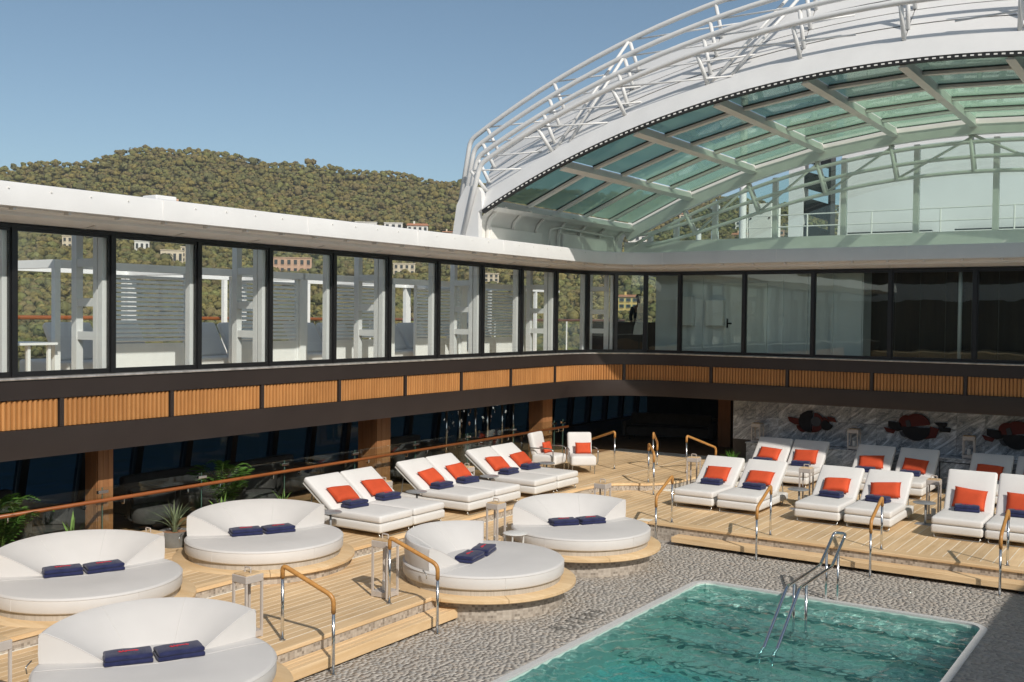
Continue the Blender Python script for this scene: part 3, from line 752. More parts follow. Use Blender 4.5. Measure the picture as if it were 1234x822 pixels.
# tubular truss
TB = [(20.16, 20.79), (20.58, 21.34), (21.06, 21.89), (21.56, 22.44)]; TA = np.linspace(-27.6, 27.6, 37)
for k, (R, y) in enumerate(TB):
    e0, e1 = -26.2-.75*k, 26.2+.75*k; pts = [(arc(R+.1*math.cos(R_(a*3)), a)[0], y, arc(R+.1*math.cos(R_(a*3)), a)[1]) for a in np.linspace(e0, e1, 41)]
    fo = [(pts[0][0]-.62, y+.1, 6.2)]; fe = [(pts[-1][0]+.62, y+.1, 6.2)]
    MB().tube(arcpts([fo[0], pts[0], pts[1]], .18, 4)[:-1]+pts[1:-1]+arcpts([pts[-2], pts[-1], fe[0]], .18, 4)[1:], .062, 10).build('chord_tube', 'white_paint', dome, smooth=True)
ND = np.linspace(-27.0, 27.0, 11)
def tp(k, a):
    R, y = TB[k]; R = R+.1*math.cos(R_(a*3)); return (arc(R, a)[0], y, arc(R, a)[1])
def pl(t, a):
    R = plate_R(t, a); return (arc(R, a)[0], YA+.22+1.62*t, arc(R, a)[1])
def plate_t(y): return min(1, max(0, (y-YA-.22)/1.62))
for i, a in enumerate(ND):
    for k, t in enumerate((.01, .18, .52, .86)):
        MB().tube([tp(k, a), pl(t, a)], .046, 8).build('post', 'white_paint', dome, smooth=True)
        if abs(a) > 8:                          # thin level strut from the tube in to the plating
            x, y, z = tp(k, a); sg = 1 if a < 0 else -1; L = .1; tt_ = plate_t(y)
            while L < 3.2:
                q = math.degrees(math.atan2(x+sg*L-XD, z-CZ))
                if math.hypot(x+sg*L-XD, z-CZ) < KR*plate_R(tt_, q)+.03: break
                L += .05
            MB().tube([(x, y, z), (x+sg*L, max(y, YA+.22), z)], .02, 6).build('strut', 'white_paint', dome, smooth=True)
    if i % 2 == 0 and 0 < i < 10:
        sg = -1 if a < 0 else 1
        for k, t in ((3, .02), (2, .02)):
            MB().tube([tp(k, a), pl(t, a+sg*(5.2 if k == 3 else 4.1))], .036, 8).build('diagonal', 'white_paint', dome, smooth=True)
# side tracks under the eaves
for sg in (-1, 1):
    X_ = (lambda x: x) if sg < 0 else (lambda x: 2*XD-x)
    prof = [(-15.09, 6.19), (-15.09, 6.65), (-15.03, 6.84), (-14.85, 7.0), (-14.57, 7.11)]
    mb = MB(); mb.sweep(None, [[(X_(x), y, z) for y in np.linspace(YA+.2, YR+.2, 3)] for x, z in prof], closed=False); mb.build('side_panel', 'grey_paint', dome, auto=40)
    for y in np.linspace(YA+.5, YR-.3, 7):
        mb = MB(); mb.sweep(None, [[(X_(x+.03), yy, z-.01) for yy in (y-.045, y+.045)] for x, z in prof]+[[(X_(x+.1), yy, z-.03) for yy in (y-.045, y+.045)] for x, z in prof[::-1]]); mb.build('corbel', 'grey_paint', dome)
    for y0, y1, z0, z1 in ((21.4, 23.8, 6.24, 6.62), (24.9, 27.4, 6.22, 6.70)):
        MB().rbox(*sorted((X_(-15.07), X_(-14.94))), y0, y1, z0, z1, .015).build('motor_box', 'grey_paint', dome)
    MB().tube(arcpts([(X_(-14.96), 24.2, 6.2), (X_(-14.96), 24.2, 6.76), (X_(-14.9), 24.6, 6.84), (X_(-14.9), 27.7, 6.8), (X_(-14.9), 27.9, 6.2)], .12), .035, 8).build('pipe', 'grey_paint', dome, smooth=True)
# rear truss
for R in (18.18, 18.52, 18.86):
    e = 27.2 if R > 18.5 else 26.4
    MB().tube([(arc(R+(.55*(abs(a)/27)**6 if R < 18.8 else 0), a)[0], YR+.05, arc(R+(.55*(abs(a)/27)**6 if R < 18.8 else 0), a)[1]) for a in np.linspace(-e, e, 37)], .05, 8).build('rear_chord', 'grey_paint', dome, smooth=True)
for i, x in enumerate(BX):
    a = math.degrees(math.asin((x-XD)/20.35))
    if abs(a) > 25: continue
    for dy in (0, .35):
        MB().tube([(arc(18.16+(.55*(abs(a)/27)**6), a)[0], YR+.02+dy*.6, arc(18.16+(.55*(abs(a)/27)**6), a)[1]), (arc(19.05, a)[0]-.1, YR+.05+dy*.5, arc(19.05, a)[1])], .05, 8).build('rear_post', 'grey_paint', dome, smooth=True)
    if i < 10:
        b_ = math.degrees(math.asin((BX[i+1]-XD)/20.35))
        lo, hi = (a, b_) if x < XD-.1 else (b_, a)
        MB().tube([(arc(18.2, lo)[0], YR+.05, arc(18.2+.55*(abs(lo)/27)**6, lo)[1]), (arc(19.0, hi)[0], YR+.05, arc(19.0, hi)[1])], .035, 8).build('rear_diagonal', 'grey_paint', dome, smooth=True)
# glazed screen below the rear arch
scr = thing('rear_glass_screen', 'glazed screen with grey posts closing the end of the arched roof', 'glass screen', (XD, YR+.35, 6.17))
MB().box(XD-9.95, XD+9.95, YR+.20, YR+.50, 6.172, 6.70).build('sill_beam', 'grey_paint', scr)
PXs = [-14.2, -13.34, -12.11, -10.31, -8.39, -6.50, -4.58, -2.66, -.77, 1.15, 3.08, 4.1]
for x in PXs: MB().box(x-.07, x+.07, YR+.28, YR+.42, 6.702, arc_x(19.0, x)-.02).build('post', 'grey_paint', scr)
for xa, xb in zip(PXs, PXs[1:]):
    q = [(x, arc_x(19.0, x)-.03) for x in np.linspace(xb-.072, xa+.072, 6)]; poly = [(xa+.072, 6.703), (xb-.072, 6.703)]+q; nn = len(poly)
    MB().add([(x, YR+.34, z) for x, z in poly]+[(x, YR+.352, z) for x, z in poly], [tuple(range(nn)), tuple(range(nn, 2*nn))[::-1]]+[(i, (i+1) % nn, nn+(i+1) % nn, nn+i) for i in range(nn)]).build('pane', 'screen_glass', scr)
gr = thing('guard_rail', 'thin glass guard rail behind the glazed screen of the arched roof', 'railing', (XC, 30.5, 6.17))
for k in range(9): MB().tube([(-11.8+k*1.85, 30.5, 6.18), (-11.8+k*1.85, 30.5, 7.5)], .022, 6).build('post', 'grey_paint', gr)
for z in (6.8, 7.15, 7.5): MB().tube([(-11.8, 30.5, z), (3.0, 30.5, z)], .018, 6).build('rail', 'grey_paint', gr)

# ---- funnel house, vents, radome behind the dome
fh = thing('funnel_house', 'tall white funnel casing with dark ventilation grilles behind the arched roof', 'funnel', (0, 38, 6.17))
MB().add([(-10.75, 36, 6.18), (10, 36, 6.18), (10, 44, 6.18), (-10.75, 44, 6.18), (-10.6, 36.8, 15), (10, 36.8, 15), (10, 44, 15), (-10.6, 44, 15)], [(3, 2, 1, 0), (4, 5, 6, 7), (0, 1, 5, 4), (1, 2, 6, 5), (2, 3, 7, 6), (3, 0, 4, 7)]).build('casing', 'white_plate', fh)
for x0, x1 in ((-10.3, -7.6), (-6.9, -2.6), (-1.9, 1.8), (2.6, 6)):
    g = MB().box(x0, x1, 35.80, 35.95, 6.3, 7.35).build('grille', 'vent_black', fh)
    for k in range(7): MB().box(x0-.02, x1+.02, 35.70, 35.80, 6.38+k*.14, 6.38+k*.14+.07).build('louvre', 'grey_paint', g)
vt = thing('vent_tower', 'slim white mast with black chevron louvres seen through the glazed screen', 'vent tower', (-10.85, 34, 6.17))
MB().box(-11.7, -11.2, 33.9, 34.4, 6.18, 11).build('mast', 'white_plate', vt)
for k in range(5): MB().add([(-11.15, 33.9, 7.0+k*.85), (-10.4, 33.9, 6.75+k*.85), (-10.4, 33.9, 7.3+k*.85), (-11.15, 33.9, 7.55+k*.85), (-11.15, 34.4, 7.0+k*.85), (-10.4, 34.4, 6.75+k*.85), (-10.4, 34.4, 7.3+k*.85), (-11.15, 34.4, 7.55+k*.85)], [(0, 1, 2, 3), (4, 7, 6, 5), (0, 4, 5, 1), (1, 5, 6, 2), (2, 6, 7, 3), (3, 7, 4, 0)]).build('chevron', 'vent_black', vt)
MB().box(-10.39, -10.31, 33.9, 34.4, 6.18, 11).build('post', 'vent_black', vt)
cb = thing('equipment_cabinet', 'grey green steel cabinet standing on the roof behind the glazed screen', 'cabinet', (-11.6, 31.5, 6.17))
MB().rbox(-12.0, -11.25, 31.1, 31.9, 6.18, 7.95, .02).build('body', 'grey_paint', cb)
for x in (-11.92, -11.33):
    for z in (6.5, 7.5): MB().lathe([(0, 0), (.03, 0), (.03, .02), (0, .02)], 8, T(x, 31.1, z) @ RX(R_(90))).build('bolt', 'vent_black', cb)
rd = thing('radome', 'round white radar dome on a pedestal above the truss roof', 'radar dome', (-13.2, 34, 6.17))
MB().lathe([(.12, 6.18), (.12, 12.2), (.6, 12.4), (.8, 12.5)], 20, T(-13.32, 34, 0)).build('pedestal', 'white_plate', rd, auto=40)
MB().lathe([(1.2*math.cos(q), 13.15+1.2*math.sin(q)) for q in np.linspace(-.6, math.pi/2, 16)], 32, T(-13.32, 34, 0)).build('shell', 'radome_white', rd, smooth=True)
for x, y, h in ((-13.9, 33, 1.9), (-15.8, 36, 1.4)):
    q = thing('deck_light_post', 'white cylindrical light post on the roof, '+('beside the grey cabinet' if h > 1.5 else 'far behind the arch foot'), 'post', (x, y, 6.17), group='light posts on the roof')
    MB().lathe([(.13, 0), (.13, h*.6), (.10, h*.62), (.10, h), (0, h)], 14).build('pole', 'white_plate', q, auto=40, local=True)
    MB().lathe([(.16, h), (.16, h+.1), (0, h+.14)], 14).build('cap', 'white_plate', q, auto=40, local=True)

# ---- rooms behind the back windows
ww = thing('white_partition', 'white panelled wall with a door behind the upper back windows', 'wall', (-10, 26.75, 3.3))
MB().box(-13.0, -7.3, 26.74, 26.85, 3.31, 5.78).build('panel_wall', 'white_paint', ww)
MB().box(-7.29, -7.262, 26.74, 27.47, 3.31, 5.78).build('return_wall', 'white_paint', ww)
for x in (-11.6, -9.35, -8.7, -8.05): MB().box(x-.035, x+.035, 26.70, 26.737, 3.32, 5.6).build('stile', 'white_paint', ww)
d = MB().box(-10.95, -9.75, 26.69, 26.735, 3.32, 5.35).build('door', 'grey_paint', ww)
MB().box(-10.85, -10.72, 26.66, 26.688, 4.25, 4.29).build('handle', 'dark_rubber', d); MB().box(-10.86, -10.82, 26.67, 26.689, 4.15, 4.4).build('handle_plate', 'dark_rubber', d)
for x0, z0, z1 in ((-12.3, 4.2, 5.0), (-11.4, 4.2, 4.9)): MB().rbox(x0, x0+.5, 26.5, 26.735, z0, z1, .02).build('wall_cabinet', 'white_paint', ww)
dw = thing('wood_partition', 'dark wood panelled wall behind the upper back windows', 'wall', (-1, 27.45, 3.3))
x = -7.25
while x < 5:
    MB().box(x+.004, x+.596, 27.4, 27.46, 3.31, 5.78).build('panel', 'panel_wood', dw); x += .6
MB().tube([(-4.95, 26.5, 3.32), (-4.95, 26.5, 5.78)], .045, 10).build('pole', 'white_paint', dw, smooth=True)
struct(MB().box(XL-.1, XR, 26.2, 27.6, 5.79, 5.815).build('upper_room_ceiling', 'dark_ceiling'))
# ================================================================== LOWER LEVEL: lounge front, rails, marble wall
hw = thing('hull_window_wall', 'dark tinted ship windows with raked black mullions along the shaded lounge', 'window wall', (-19.1, 12, ZB))
y = -3.0
while y < 38.5:
    w = MB().add([(-19.1, y, ZB), (-19.1, y+.16, ZB), (-19.1, y+.44, 2.42), (-19.1, y+.28, 2.42), (-18.9, y, ZB), (-18.9, y+.16, ZB), (-18.9, y+.44, 2.42), (-18.9, y+.28, 2.42)], [(0, 1, 2, 3), (4, 7, 6, 5), (0, 4, 5, 1), (1, 5, 6, 2), (2, 6, 7, 3), (3, 7, 4, 0)]).build('mullion', 'black_frame', hw)
    MB().add([(-19.01, y+.165, ZB+.05), (-19.01, y+1.295, ZB+.05), (-19.01, y+1.575, 2.40), (-19.01, y+.445, 2.40), (-18.99, y+.165, ZB+.05), (-18.99, y+1.295, ZB+.05), (-18.99, y+1.575, 2.40), (-18.99, y+.445, 2.40)], [(0, 1, 2, 3), (4, 7, 6, 5), (0, 4, 5, 1), (1, 5, 6, 2), (2, 6, 7, 3), (3, 7, 4, 0)]).build('pane', 'hull_glass', hw)
    y += 1.3
MB().box(-19.12, -18.88, -3, 40, ZB-.4, ZB+.049).build('sill', 'black_frame', hw)
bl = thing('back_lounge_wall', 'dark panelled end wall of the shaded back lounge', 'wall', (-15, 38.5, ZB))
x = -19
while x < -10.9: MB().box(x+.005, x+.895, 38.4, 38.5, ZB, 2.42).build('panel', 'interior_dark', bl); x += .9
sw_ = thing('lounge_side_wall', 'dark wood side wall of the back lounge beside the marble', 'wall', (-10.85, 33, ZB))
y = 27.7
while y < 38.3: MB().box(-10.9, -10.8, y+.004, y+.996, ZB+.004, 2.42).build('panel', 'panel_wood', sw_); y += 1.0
# wooden columns
COLS = [('wood clad column beside the agave planter, rising to the fascia', 10.28, 10.56), ('wood clad column behind the first pair of sun loungers', 17.05, 17.50), ('wood clad column behind the white armchairs', 23.75, 24.25)]
for (lab, y0, y1), dp_ in zip(COLS, (.30, .50, .40)):
    t = thing('wood_column', lab, 'column', (-14.85, (y0+y1)/2, ZB), group='wood clad columns along the lounge')
    MB().box(-14.87-dp_, -14.87, y0+.02, y1-.02, ZB+.005, 2.42).build('core', 'interior_dark', t)
    for k in range(3): MB().box(-14.868, -14.84, y0+(y1-y0)*k/3+.003, y0+(y1-y0)*(k+1)/3-.003, ZB+.005, 2.42).build('plank', 'column_wood', t)
    for k in range(3): MB().box(-14.87-dp_+dp_/3*k+.003, -14.87-dp_+dp_/3*(k+1)-.003, y0-.008, y0+.018, ZB+.005, 2.42).build('plank', 'column_wood', t)
t = thing('wood_column', 'dark wood column standing in the shaded back lounge doorway', 'column', (-12.2, 30, ZB))
for k in range(4): MB().box(-12.4+.1*k+.002, -12.4+.1*(k+1)-.002, 29.9, 30.3, ZB+.005, 2.42).build('plank', 'column_wood', t)
# glass balustrade with a long wood handrail
XG = -14.62; gl = thing('glass_balustrade', 'clear glass balustrade with a varnished reddish wood handrail along the lounge', 'balustrade', (XG, 14, ZB))
y = 4.3; ends = []
while y < 24.2:
    ye = min(y+1.97, 24.45); MB().box(XG-.008, XG+.008, y+.012, ye-.012, ZB+.006, ZB+1.10).build('pane', 'rail_glass', gl)
    mb = MB(); mb.box(XG-.010, XG+.010, ye-.010, ye-.004, ZB+.006, ZB+1.10); mb.build('pane_edge', 'shutter_green', gl)
    for yy in (y+.35, ye-.35): MB().tube(arcpts([(XG+.01, yy, ZB+.80), (XG+.07, yy, ZB+.80), (XG+.07, yy, ZB+.875)], .02, 3), .011, 6).build('bracket', 'chrome', gl)
    for yy in (ye,): MB().rbox(XG-.03, XG+.03, yy-.09, yy+.09, ZB+1.0, ZB+1.05, .005).build('clamp', 'chrome', gl)
    y += 1.97
MB().tube([(XG+.07, 4.3, ZB+.90), (XG+.07, 14, ZB+.90), (XG+.07, 24.6, ZB+.90)], .032, 10).build('handrail', 'long_rail_wood', gl, smooth=True)
# furniture in the shaded lounge
def sofa(label, loc, rz, w=1.9, mat='grey_upholstery', name='sofa', grp=None):
    t = thing(name, label, 'sofa', loc, rz, grp)
    soft(MB(), -w/2, w/2, -.42, .42, .14, .42, .05).build('seat', mat, t, auto=50, local=True)
    soft(MB(), -w/2, w/2, .28, .46, .43, .80, .06).build('backrest', mat, t, auto=50, local=True)
    for s in (-1, 1):
        soft(MB(), *sorted((s*(w/2+.002), s*(w/2+.16))), -.42, .46, .12, .60, .05).build('arm', mat, t, auto=50, local=True)
        for yy in (-.35, .38): MB().tube([(s*(w/2-.1), yy, 0), (s*(w/2-.1), yy, .14)], .02, 6).build('leg', 'black_frame', t, local=True)
    return t
sofa('low grey sofa inside the lounge beside the first wood column', (-16.9, 9.3, ZB), R_(90))
sofa('low grey sofa inside the lounge between the agave and the fern', (-16.6, 13.2, ZB), R_(90))
sofa('low grey sofa inside the lounge right behind the first loungers', (-16.4, 15.6, ZB), R_(95))
sofa('low grey sofa inside the lounge behind the middle loungers', (-16.7, 20.3, ZB), R_(90))
sofa('grey sofa in the dark back lounge beyond the steps', (-14.3, 30.5, ZB), R_(15), 2.6)
def tub(label, loc, rz):
    t = thing('tub_chair', label, 'chair', loc, rz, 'grey tub chairs in the lounge')
    MB().lathe([(0, .16), (.36, .16), (.38, .2), (.38, .38), (.34, .42), (0, .42)], 24).build('seat', 'grey_upholstery', t, auto=50, local=True)
    MB().lathe([(.36, .2), (.44, .22), (.47, .72), (.43, .75), (.38, .72), (.37, .43)], 20, a0=R_(-20), a1=R_(200)).build('shell', 'grey_upholstery', t, auto=50, local=True)
    MB().lathe([(0, 0), (.24, 0), (.22, .03), (.04, .05), (.04, .16)], 20).build('base', 'black_frame', t, auto=40, local=True)
for lab, x, y, r in (('grey tub chair just inside the glass beside the first wood column', -15.4, 9.7, 100), ('grey tub chair between the wood column and the agave planter', -15.7, 12.0, 60), ('grey tub chair behind the tall fern', -15.4, 14.2, 80), ('grey tub chair behind the middle loungers', -15.35, 18.9, 80), ('grey tub chair near the chrome pole screen', -15.5, 21.6, 80)):
    tub(lab, (x, y, ZB), R_(r))
# chrome pole screen
ps = thing('chrome_pole_screen', 'screen of tall chrome poles with small hanging mirror plates in the lounge', 'screen', (-15.9, 22.6, ZB))
for k in range(6): MB().tube([(-15.9-.05*(k % 2), 20.9+k*.62, ZB+.004), (-15.9-.05*(k % 2), 20.9+k*.62, 2.42)], .03, 10).build('pole', 'chrome', ps, smooth=True)
plate = None
for k in range(70):
    y = rng.uniform(20.95, 24.0); z = rng.uniform(.75, 2.35); s = rng.uniform(.35, .8)
    if plate is None: plate = MB().rbox(-.004, .004, -.045, .045, -.05, .05, .003, 1).build('mirror_plate', 'chrome', ps, local=True); o = plate
    else: o = share(plate.data, 'mirror_plate', ps)
    o.matrix_local = T(-.12+rng.uniform(-.05, .05), y-22.6, z-ZB) @ RZ(rng.uniform(-.9, .9)) @ RX(rng.uniform(-.6, .6)) @ Matrix.Diagonal((1, s*.8, s*1.3, 1))
# ---- marble wall, ledge and wall art
mw = thing('marble_wall', 'grey veined marble wall behind the back row of sun loungers', 'wall', (-4, 27.3, ZA))
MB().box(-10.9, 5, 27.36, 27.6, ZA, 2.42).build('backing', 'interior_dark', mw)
x = -10.88; k = 0
while x < 4.9:
    for z0, z1 in ((1.105, 1.74), (1.74, 2.41)) if k % 3 else ((1.105, 2.41),):
        MB().box(x+.002, x+.638, 27.31+rng.uniform(0, .003), 27.358, z0+.002, z1-.002).build('slab', 'marble', mw)
    x += .64; k += 1
ld = thing('marble_ledge', 'low marble ledge running along the foot of the marble wall', 'ledge', (-4, 27, ZA))
x = -10.3
while x < 4.9:
    MB().box(x+.002, x+1.278, 26.80, 27.305, ZA+.004, 1.07).build('block', 'marble', ld); x += 1.28
MB().box(-10.32, 4.9, 26.77, 27.305, 1.072, 1.10).build('top', 'marble', ld)
for x in (-5.05, 1.0): 
    mb = MB(); mb.box(x-.35, x+.35, 26.78, 26.798, .98, 1.0); mb.box(x-.35, x-.33, 26.78, 26.798, .45, .98); mb.box(x+.33, x+.35, 26.78, 26.798, .45, .98); mb.build('vent_frame', 'dark_rubber', ld)
def disc(cx, cz, r, a0=0, a1=360, n=28): return [(cx+r*math.cos(R_(a0+(a1-a0)*k/n)), cz+r*math.sin(R_(a0+(a1-a0)*k/n))) for k in range(n+1 if a1-a0 < 360 else n)]
def art(label, X, Z, kind):
    t = thing('wall_sculpture', label, 'wall art', (X, 27.3, Z), group='abstract wall sculptures on the marble')
    def pc(poly, mat, y0=.03, y1=.06):
        poly = [(x*.92, z*.86) for x, z in poly]
        nn = len(poly); MB().add([(x, -y1, z) for x, z in poly]+[(x, -y0, z) for x, z in poly], [tuple(range(nn)), tuple(range(nn, 2*nn))[::-1]]+[(i, (i+1) % nn, nn+(i+1) % nn, nn+i) for i in range(nn)]).build('piece', mat, t, local=True)
    if kind == 0:
        pc(disc(-.05, .02, .33, 80, 275), 'art_black', .04, .09); pc(disc(.02, 0, .31, -95, 80), 'art_red', .035, .08)
        pc(disc(.12, .03, .15), 'art_grey', .081, .10); pc(disc(.32, 0, .17, -100, 100), 'art_red'); pc(disc(.42, -.06, .16, 100, 360), 'art_black', .061, .085)
        pc([(-.36, -.02), (-.36, .22), (-.2, .22), (-.14, .05)], 'art_grey', .02, .05); pc([(-.30, 0), (-.30, .16), (-.05, .2), (-.05, .02)], 'art_red', .05, .07)
        pc([(-.72, .12), (-.66, -.02), (-.5, -.1), (-.34, -.1), (-.34, .08)], 'art_red'); pc(disc(-.26, -.12, .2, 180, 360), 'art_red', .02, .045)
        pc([(.42, .2), (.62, .18), (.7, .04), (.5, .06)], 'art_red')
    else:
        pc(disc(0, .06, .36, 10, 190), 'art_red', .04, .08); pc(disc(0, .0, .36, 175, 365), 'art_black', .04, .09); pc(disc(-.26, .16, .2, 60, 270), 'art_red', .03, .06)
        pc([(-.24, .02), (-.28, .2), (-.18, .24), (-.12, .05)], 'art_grey', .081, .10); pc([(-.74, -.02), (-.74, .16), (-.4, .13), (-.36, -.08), (-.5, -.12)], 'art_black')
        pc([(-.86, -.02), (-.78, -.16), (-.6, -.2), (-.54, -.1)], 'art_red'); pc(disc(-.28, -.12, .16, 180, 360), 'art_grey', .02, .05)
        pc([(.2, -.3), (.5, -.24), (.58, .02), (.36, .08)], 'art_red', .03, .07); pc([(.44, .2), (.78, .2), (.78, .12), (.70, .08), (.88, .06), (.86, -.06), (.6, -.06), (.56, .1)], 'art_black', .03, .06)
art('abstract wall sculpture of red and black discs beside the end of the marble wall', -8.67, 1.70, 0)
art('abstract wall sculpture with a big red and black disc between two ledge lanterns', -6.05, 1.72, 1)
art('abstract wall sculpture farthest along the marble wall from the dark doorway', -3.75, 1.68, 1)

# ================================================================== port upper deck: cabanas, rail
def cabana(label, Y):
    t = thing('cabana', label, 'cabana', (-16.6, Y, 3.05), group='white cabanas on the port upper deck')
    for x in (-.98, .86):
        for y in (-1.38, 1.34): MB().box(x-.05, x+.05, y-.05, y+.05, 0.004, 2.06).build('post', 'cabana_white', t, local=True)
    for y in (-1.38, 1.34): MB().box(-1.03, .91, y-.06, y+.06, 2.062, 2.20).build('beam', 'cabana_white', t, local=True)
    for x in (-.98, .86): MB().box(x-.055, x+.055, -1.318, 1.278, 2.064, 2.198).build('beam', 'cabana_white', t, local=True)
    s = None
    scn = MB(); scn.box(.80, .86, -.52, -.46, .30, 2.06); scn.box(.80, .86, 1.22, 1.28, .30, 2.06); scn.box(.80, .86, -.459, 1.219, .30, .36); pn = scn.build('screen_frame', 'cabana_white', t, local=True)
    MB().box(.815, .845, -.458, 1.218, .361, .80).build('lower_panel', 'cabana_white', pn, local=True)
    for k in range(15):
        if s is None: s = MB().box(-.038, .038, -.838, .838, -.010, .010).build('slat', 'cabana_white', pn, local=True); o = s
        else: o = share(s.data, 'slat', pn)
        o.matrix_local = T(.83, .38, .86+k*.079) @ RY(R_(38))
    soft(MB(), -.85, .6, -1.0, 1.1, .25, .50, .05).build('mattress', 'outdoor_fabric', t, auto=50, local=True)
    MB().box(-.9, .65, -1.05, 1.15, .06, .248).build('bed_base', 'cabana_white', t, local=True)
    for k, yy in enumerate((-.5, .5)): soft(MB(), -.45, .45, -.06, .06, 0, .75, .04, Mx=T(.2, yy, .5) @ RZ(R_(90)) @ RX(R_(-32))).build('back_cushion', 'outdoor_fabric', t, auto=50, local=True)
CL = ['beside the small bar table', 'second along from the bar table', 'third along from the bar table', 'fourth along from the bar table', 'fifth along, at the corner']
for k, c in enumerate(CL): cabana('white slatted cabana on the port upper deck, '+c, 11.5+2.82*k)
bt = thing('bar_table', 'small white bar table with many legs on the upper deck before the first cabana', 'table', (-15.9, 9.3, 3.05))
MB().box(-16.3, -15.5, 8.7, 10.0, 3.86, 3.90).build('top', 'cabana_white', bt)
for x in (-16.2, -15.6):
    for y in (8.8, 9.2, 9.55, 9.9): MB().box(x-.025, x+.025, y-.025, y+.025, 3.054, 3.858).build('leg', 'cabana_white', bt)
orl = thing('ship_rail', 'white deck rail with wood top along the outer edge of the upper deck', 'railing', (-20.4, 12, 3.05))
MB().tube([(-20.4, -3, 4.27), (-20.4, 39, 4.27)], .045, 8).build('top_rail', 'long_rail_wood', orl, smooth=True)
for k in range(26): MB().tube([(-20.4, -2.5+1.6*k, 3.054), (-20.4, -2.5+1.6*k, 4.23)], .03, 6).build('post', 'cabana_white', orl)
MB().box(-20.41, -20.39, -2.5, 38, 3.12, 4.15).build('glass_panel', 'rail_glass', orl)
wb = thing('wind_frame', 'tall white frame of posts and a top bar at the outer deck edge', 'frame', (-20.0, 14, 3.05))
for k in range(10): MB().box(-20.05, -19.95, 6+k*2.82, 6.1+k*2.82, 3.054, 5.28).build('post', 'cabana_white', wb)
MB().box(-20.05, -19.95, 5, 33, 5.282, 5.36).build('top_bar', 'cabana_white', wb)
# starboard outer wall (its inner face shows only in reflections)
sb = thing('starboard_window_wall', 'dark windows of the starboard lounge', 'window wall', (11.3, 12, ZB))
for k in range(28): MB().box(11.25, 11.3, -2.9+1.3*k, -1.7+1.3*k, ZB, 2.4).build('pane', 'hull_glass', sb)

# aft end of the pool well, behind the camera: the balcony it stands on and the dark window front (seen in the back windows' reflections)
struct(MB().box(-14.0, 5.0, -5.2, -.7, 2.5, 2.86).build('aft_balcony', 'teak_x'))
af = thing('aft_window_front', 'dark window front of the aft deckhouse behind the balcony', 'window wall', (-4.6, -5.4, 2.86))
for k in range(17):
    MB().box(-20+k*1.9, -20+k*1.9+1.8, -5.42, -5.38, 2.9, 5.4).build('pane', 'panel_wood', af); MB().box(-20+k*1.9+1.8, -20+k*1.9+1.9, -5.45, -5.35, 2.9, 5.4).build('mullion', 'black_frame', af)
MB().box(-20.2, 12.4, -5.9, -5.3, 5.402, 6.3).build('cornice', 'white_paint', af); MB().box(-20.2, 12.4, -6.2, -5.95, -1.5, 8.6).build('rear_wall', 'panel_wood', af)

bc_ = thing('bar_counter', 'dark wood counter behind the corner window on the upper deck', 'counter', (-14.2, 27.5, 3.302))
MB().rbox(-15.4, -13.1, 27.2, 27.75, 3.304, 4.22, .01, 1).build('body', 'panel_wood', bc_); MB().rbox(-15.45, -13.05, 27.15, 27.8, 4.222, 4.27, .008, 1).build('top', 'panel_wood', bc_)
# ================================================================== FURNITURE
# ---- plinths and daybeds
def plinth(label, x, y, lvl):
    z = ZA if not lvl else ZB; t = thing('daybed_plinth', label, 'plinth', (x, y, 0 if not lvl else ZA), group='round daybed plinths')
    zz = z-OFF[t.name][2]
    o = MB().lathe([(1.24 if not lvl else 1.36, 0.001), (1.24 if not lvl else 1.36, zz-.056)], 64).build('mosaic_drum', 'riser_mosaic', t, smooth=True, local=True)
    uvset(o, lambda c, n: (math.atan2(c.y, c.x)*1.1, c.z))
    for k in range(9):
        a0, a1 = 40*k+.15, 40*(k+1)-.15; mb = MB(); an = np.linspace(R_(a0), R_(a1), 9)
        mb.sweep(None, [[(r*math.cos(a), r*math.sin(a), h) for a in an] for r, h in ((1.08, zz-.055), (1.42, zz-.055), (1.44, zz-.04), (1.44, zz), (1.425, zz+.012), (1.08, zz+.012))]); mb.build('ring_board', 'teak_ring', t, auto=40, local=True)
def towel_mesh(name, w, d, h):
    mb = MB(); k = h/2
    soft(mb, -w/2, w/2, -d/2, d/2, 0, k*.98, .4*k, .004, 4, 4); soft(mb, -w/2+.006, w/2-.004, -d/2+.004, d/2-.012, k, h*.985, .4*k, .008, 5, 5, Mx=RZ(.02))
    for v in range(len(mb.v)):
        x, y, z = mb.v[v]; mb.v[v] = (x+.004*math.sin(30*y+9*z), y+.004*math.sin(25*x+z*40), z+.003*math.sin(17*x+23*y)*(z/h))
    return mb
def squiggle(w, z):
    pts = []
    for i in range(40):
        u = i/39; pts.append((-w/2+w*u+.012*math.sin(u*38), .018*math.sin(u*31)*(.6+.5*math.sin(u*7)), z))
    return pts
TOW = {}
def towel(label, size, group):
    if size not in TOW:
        w, d, h = size; t = thing('folded_towel', label, 'towel', (0, 0, 0), 0, group)
        tm = towel_mesh('towel', w, d, h).build('towel_cloth', 'navy_towel', t, auto=60, local=True)
        MB().tube(squiggle(w*.40, h+.011), .006, 4).build('embroidery', 'red_thread', tm, local=True); TOW[size] = t; return t
    c = copy_tree(TOW[size]); c['label'] = label; c['group'] = group; return c
def set_pose(o, Mx): o.matrix_world = Mx
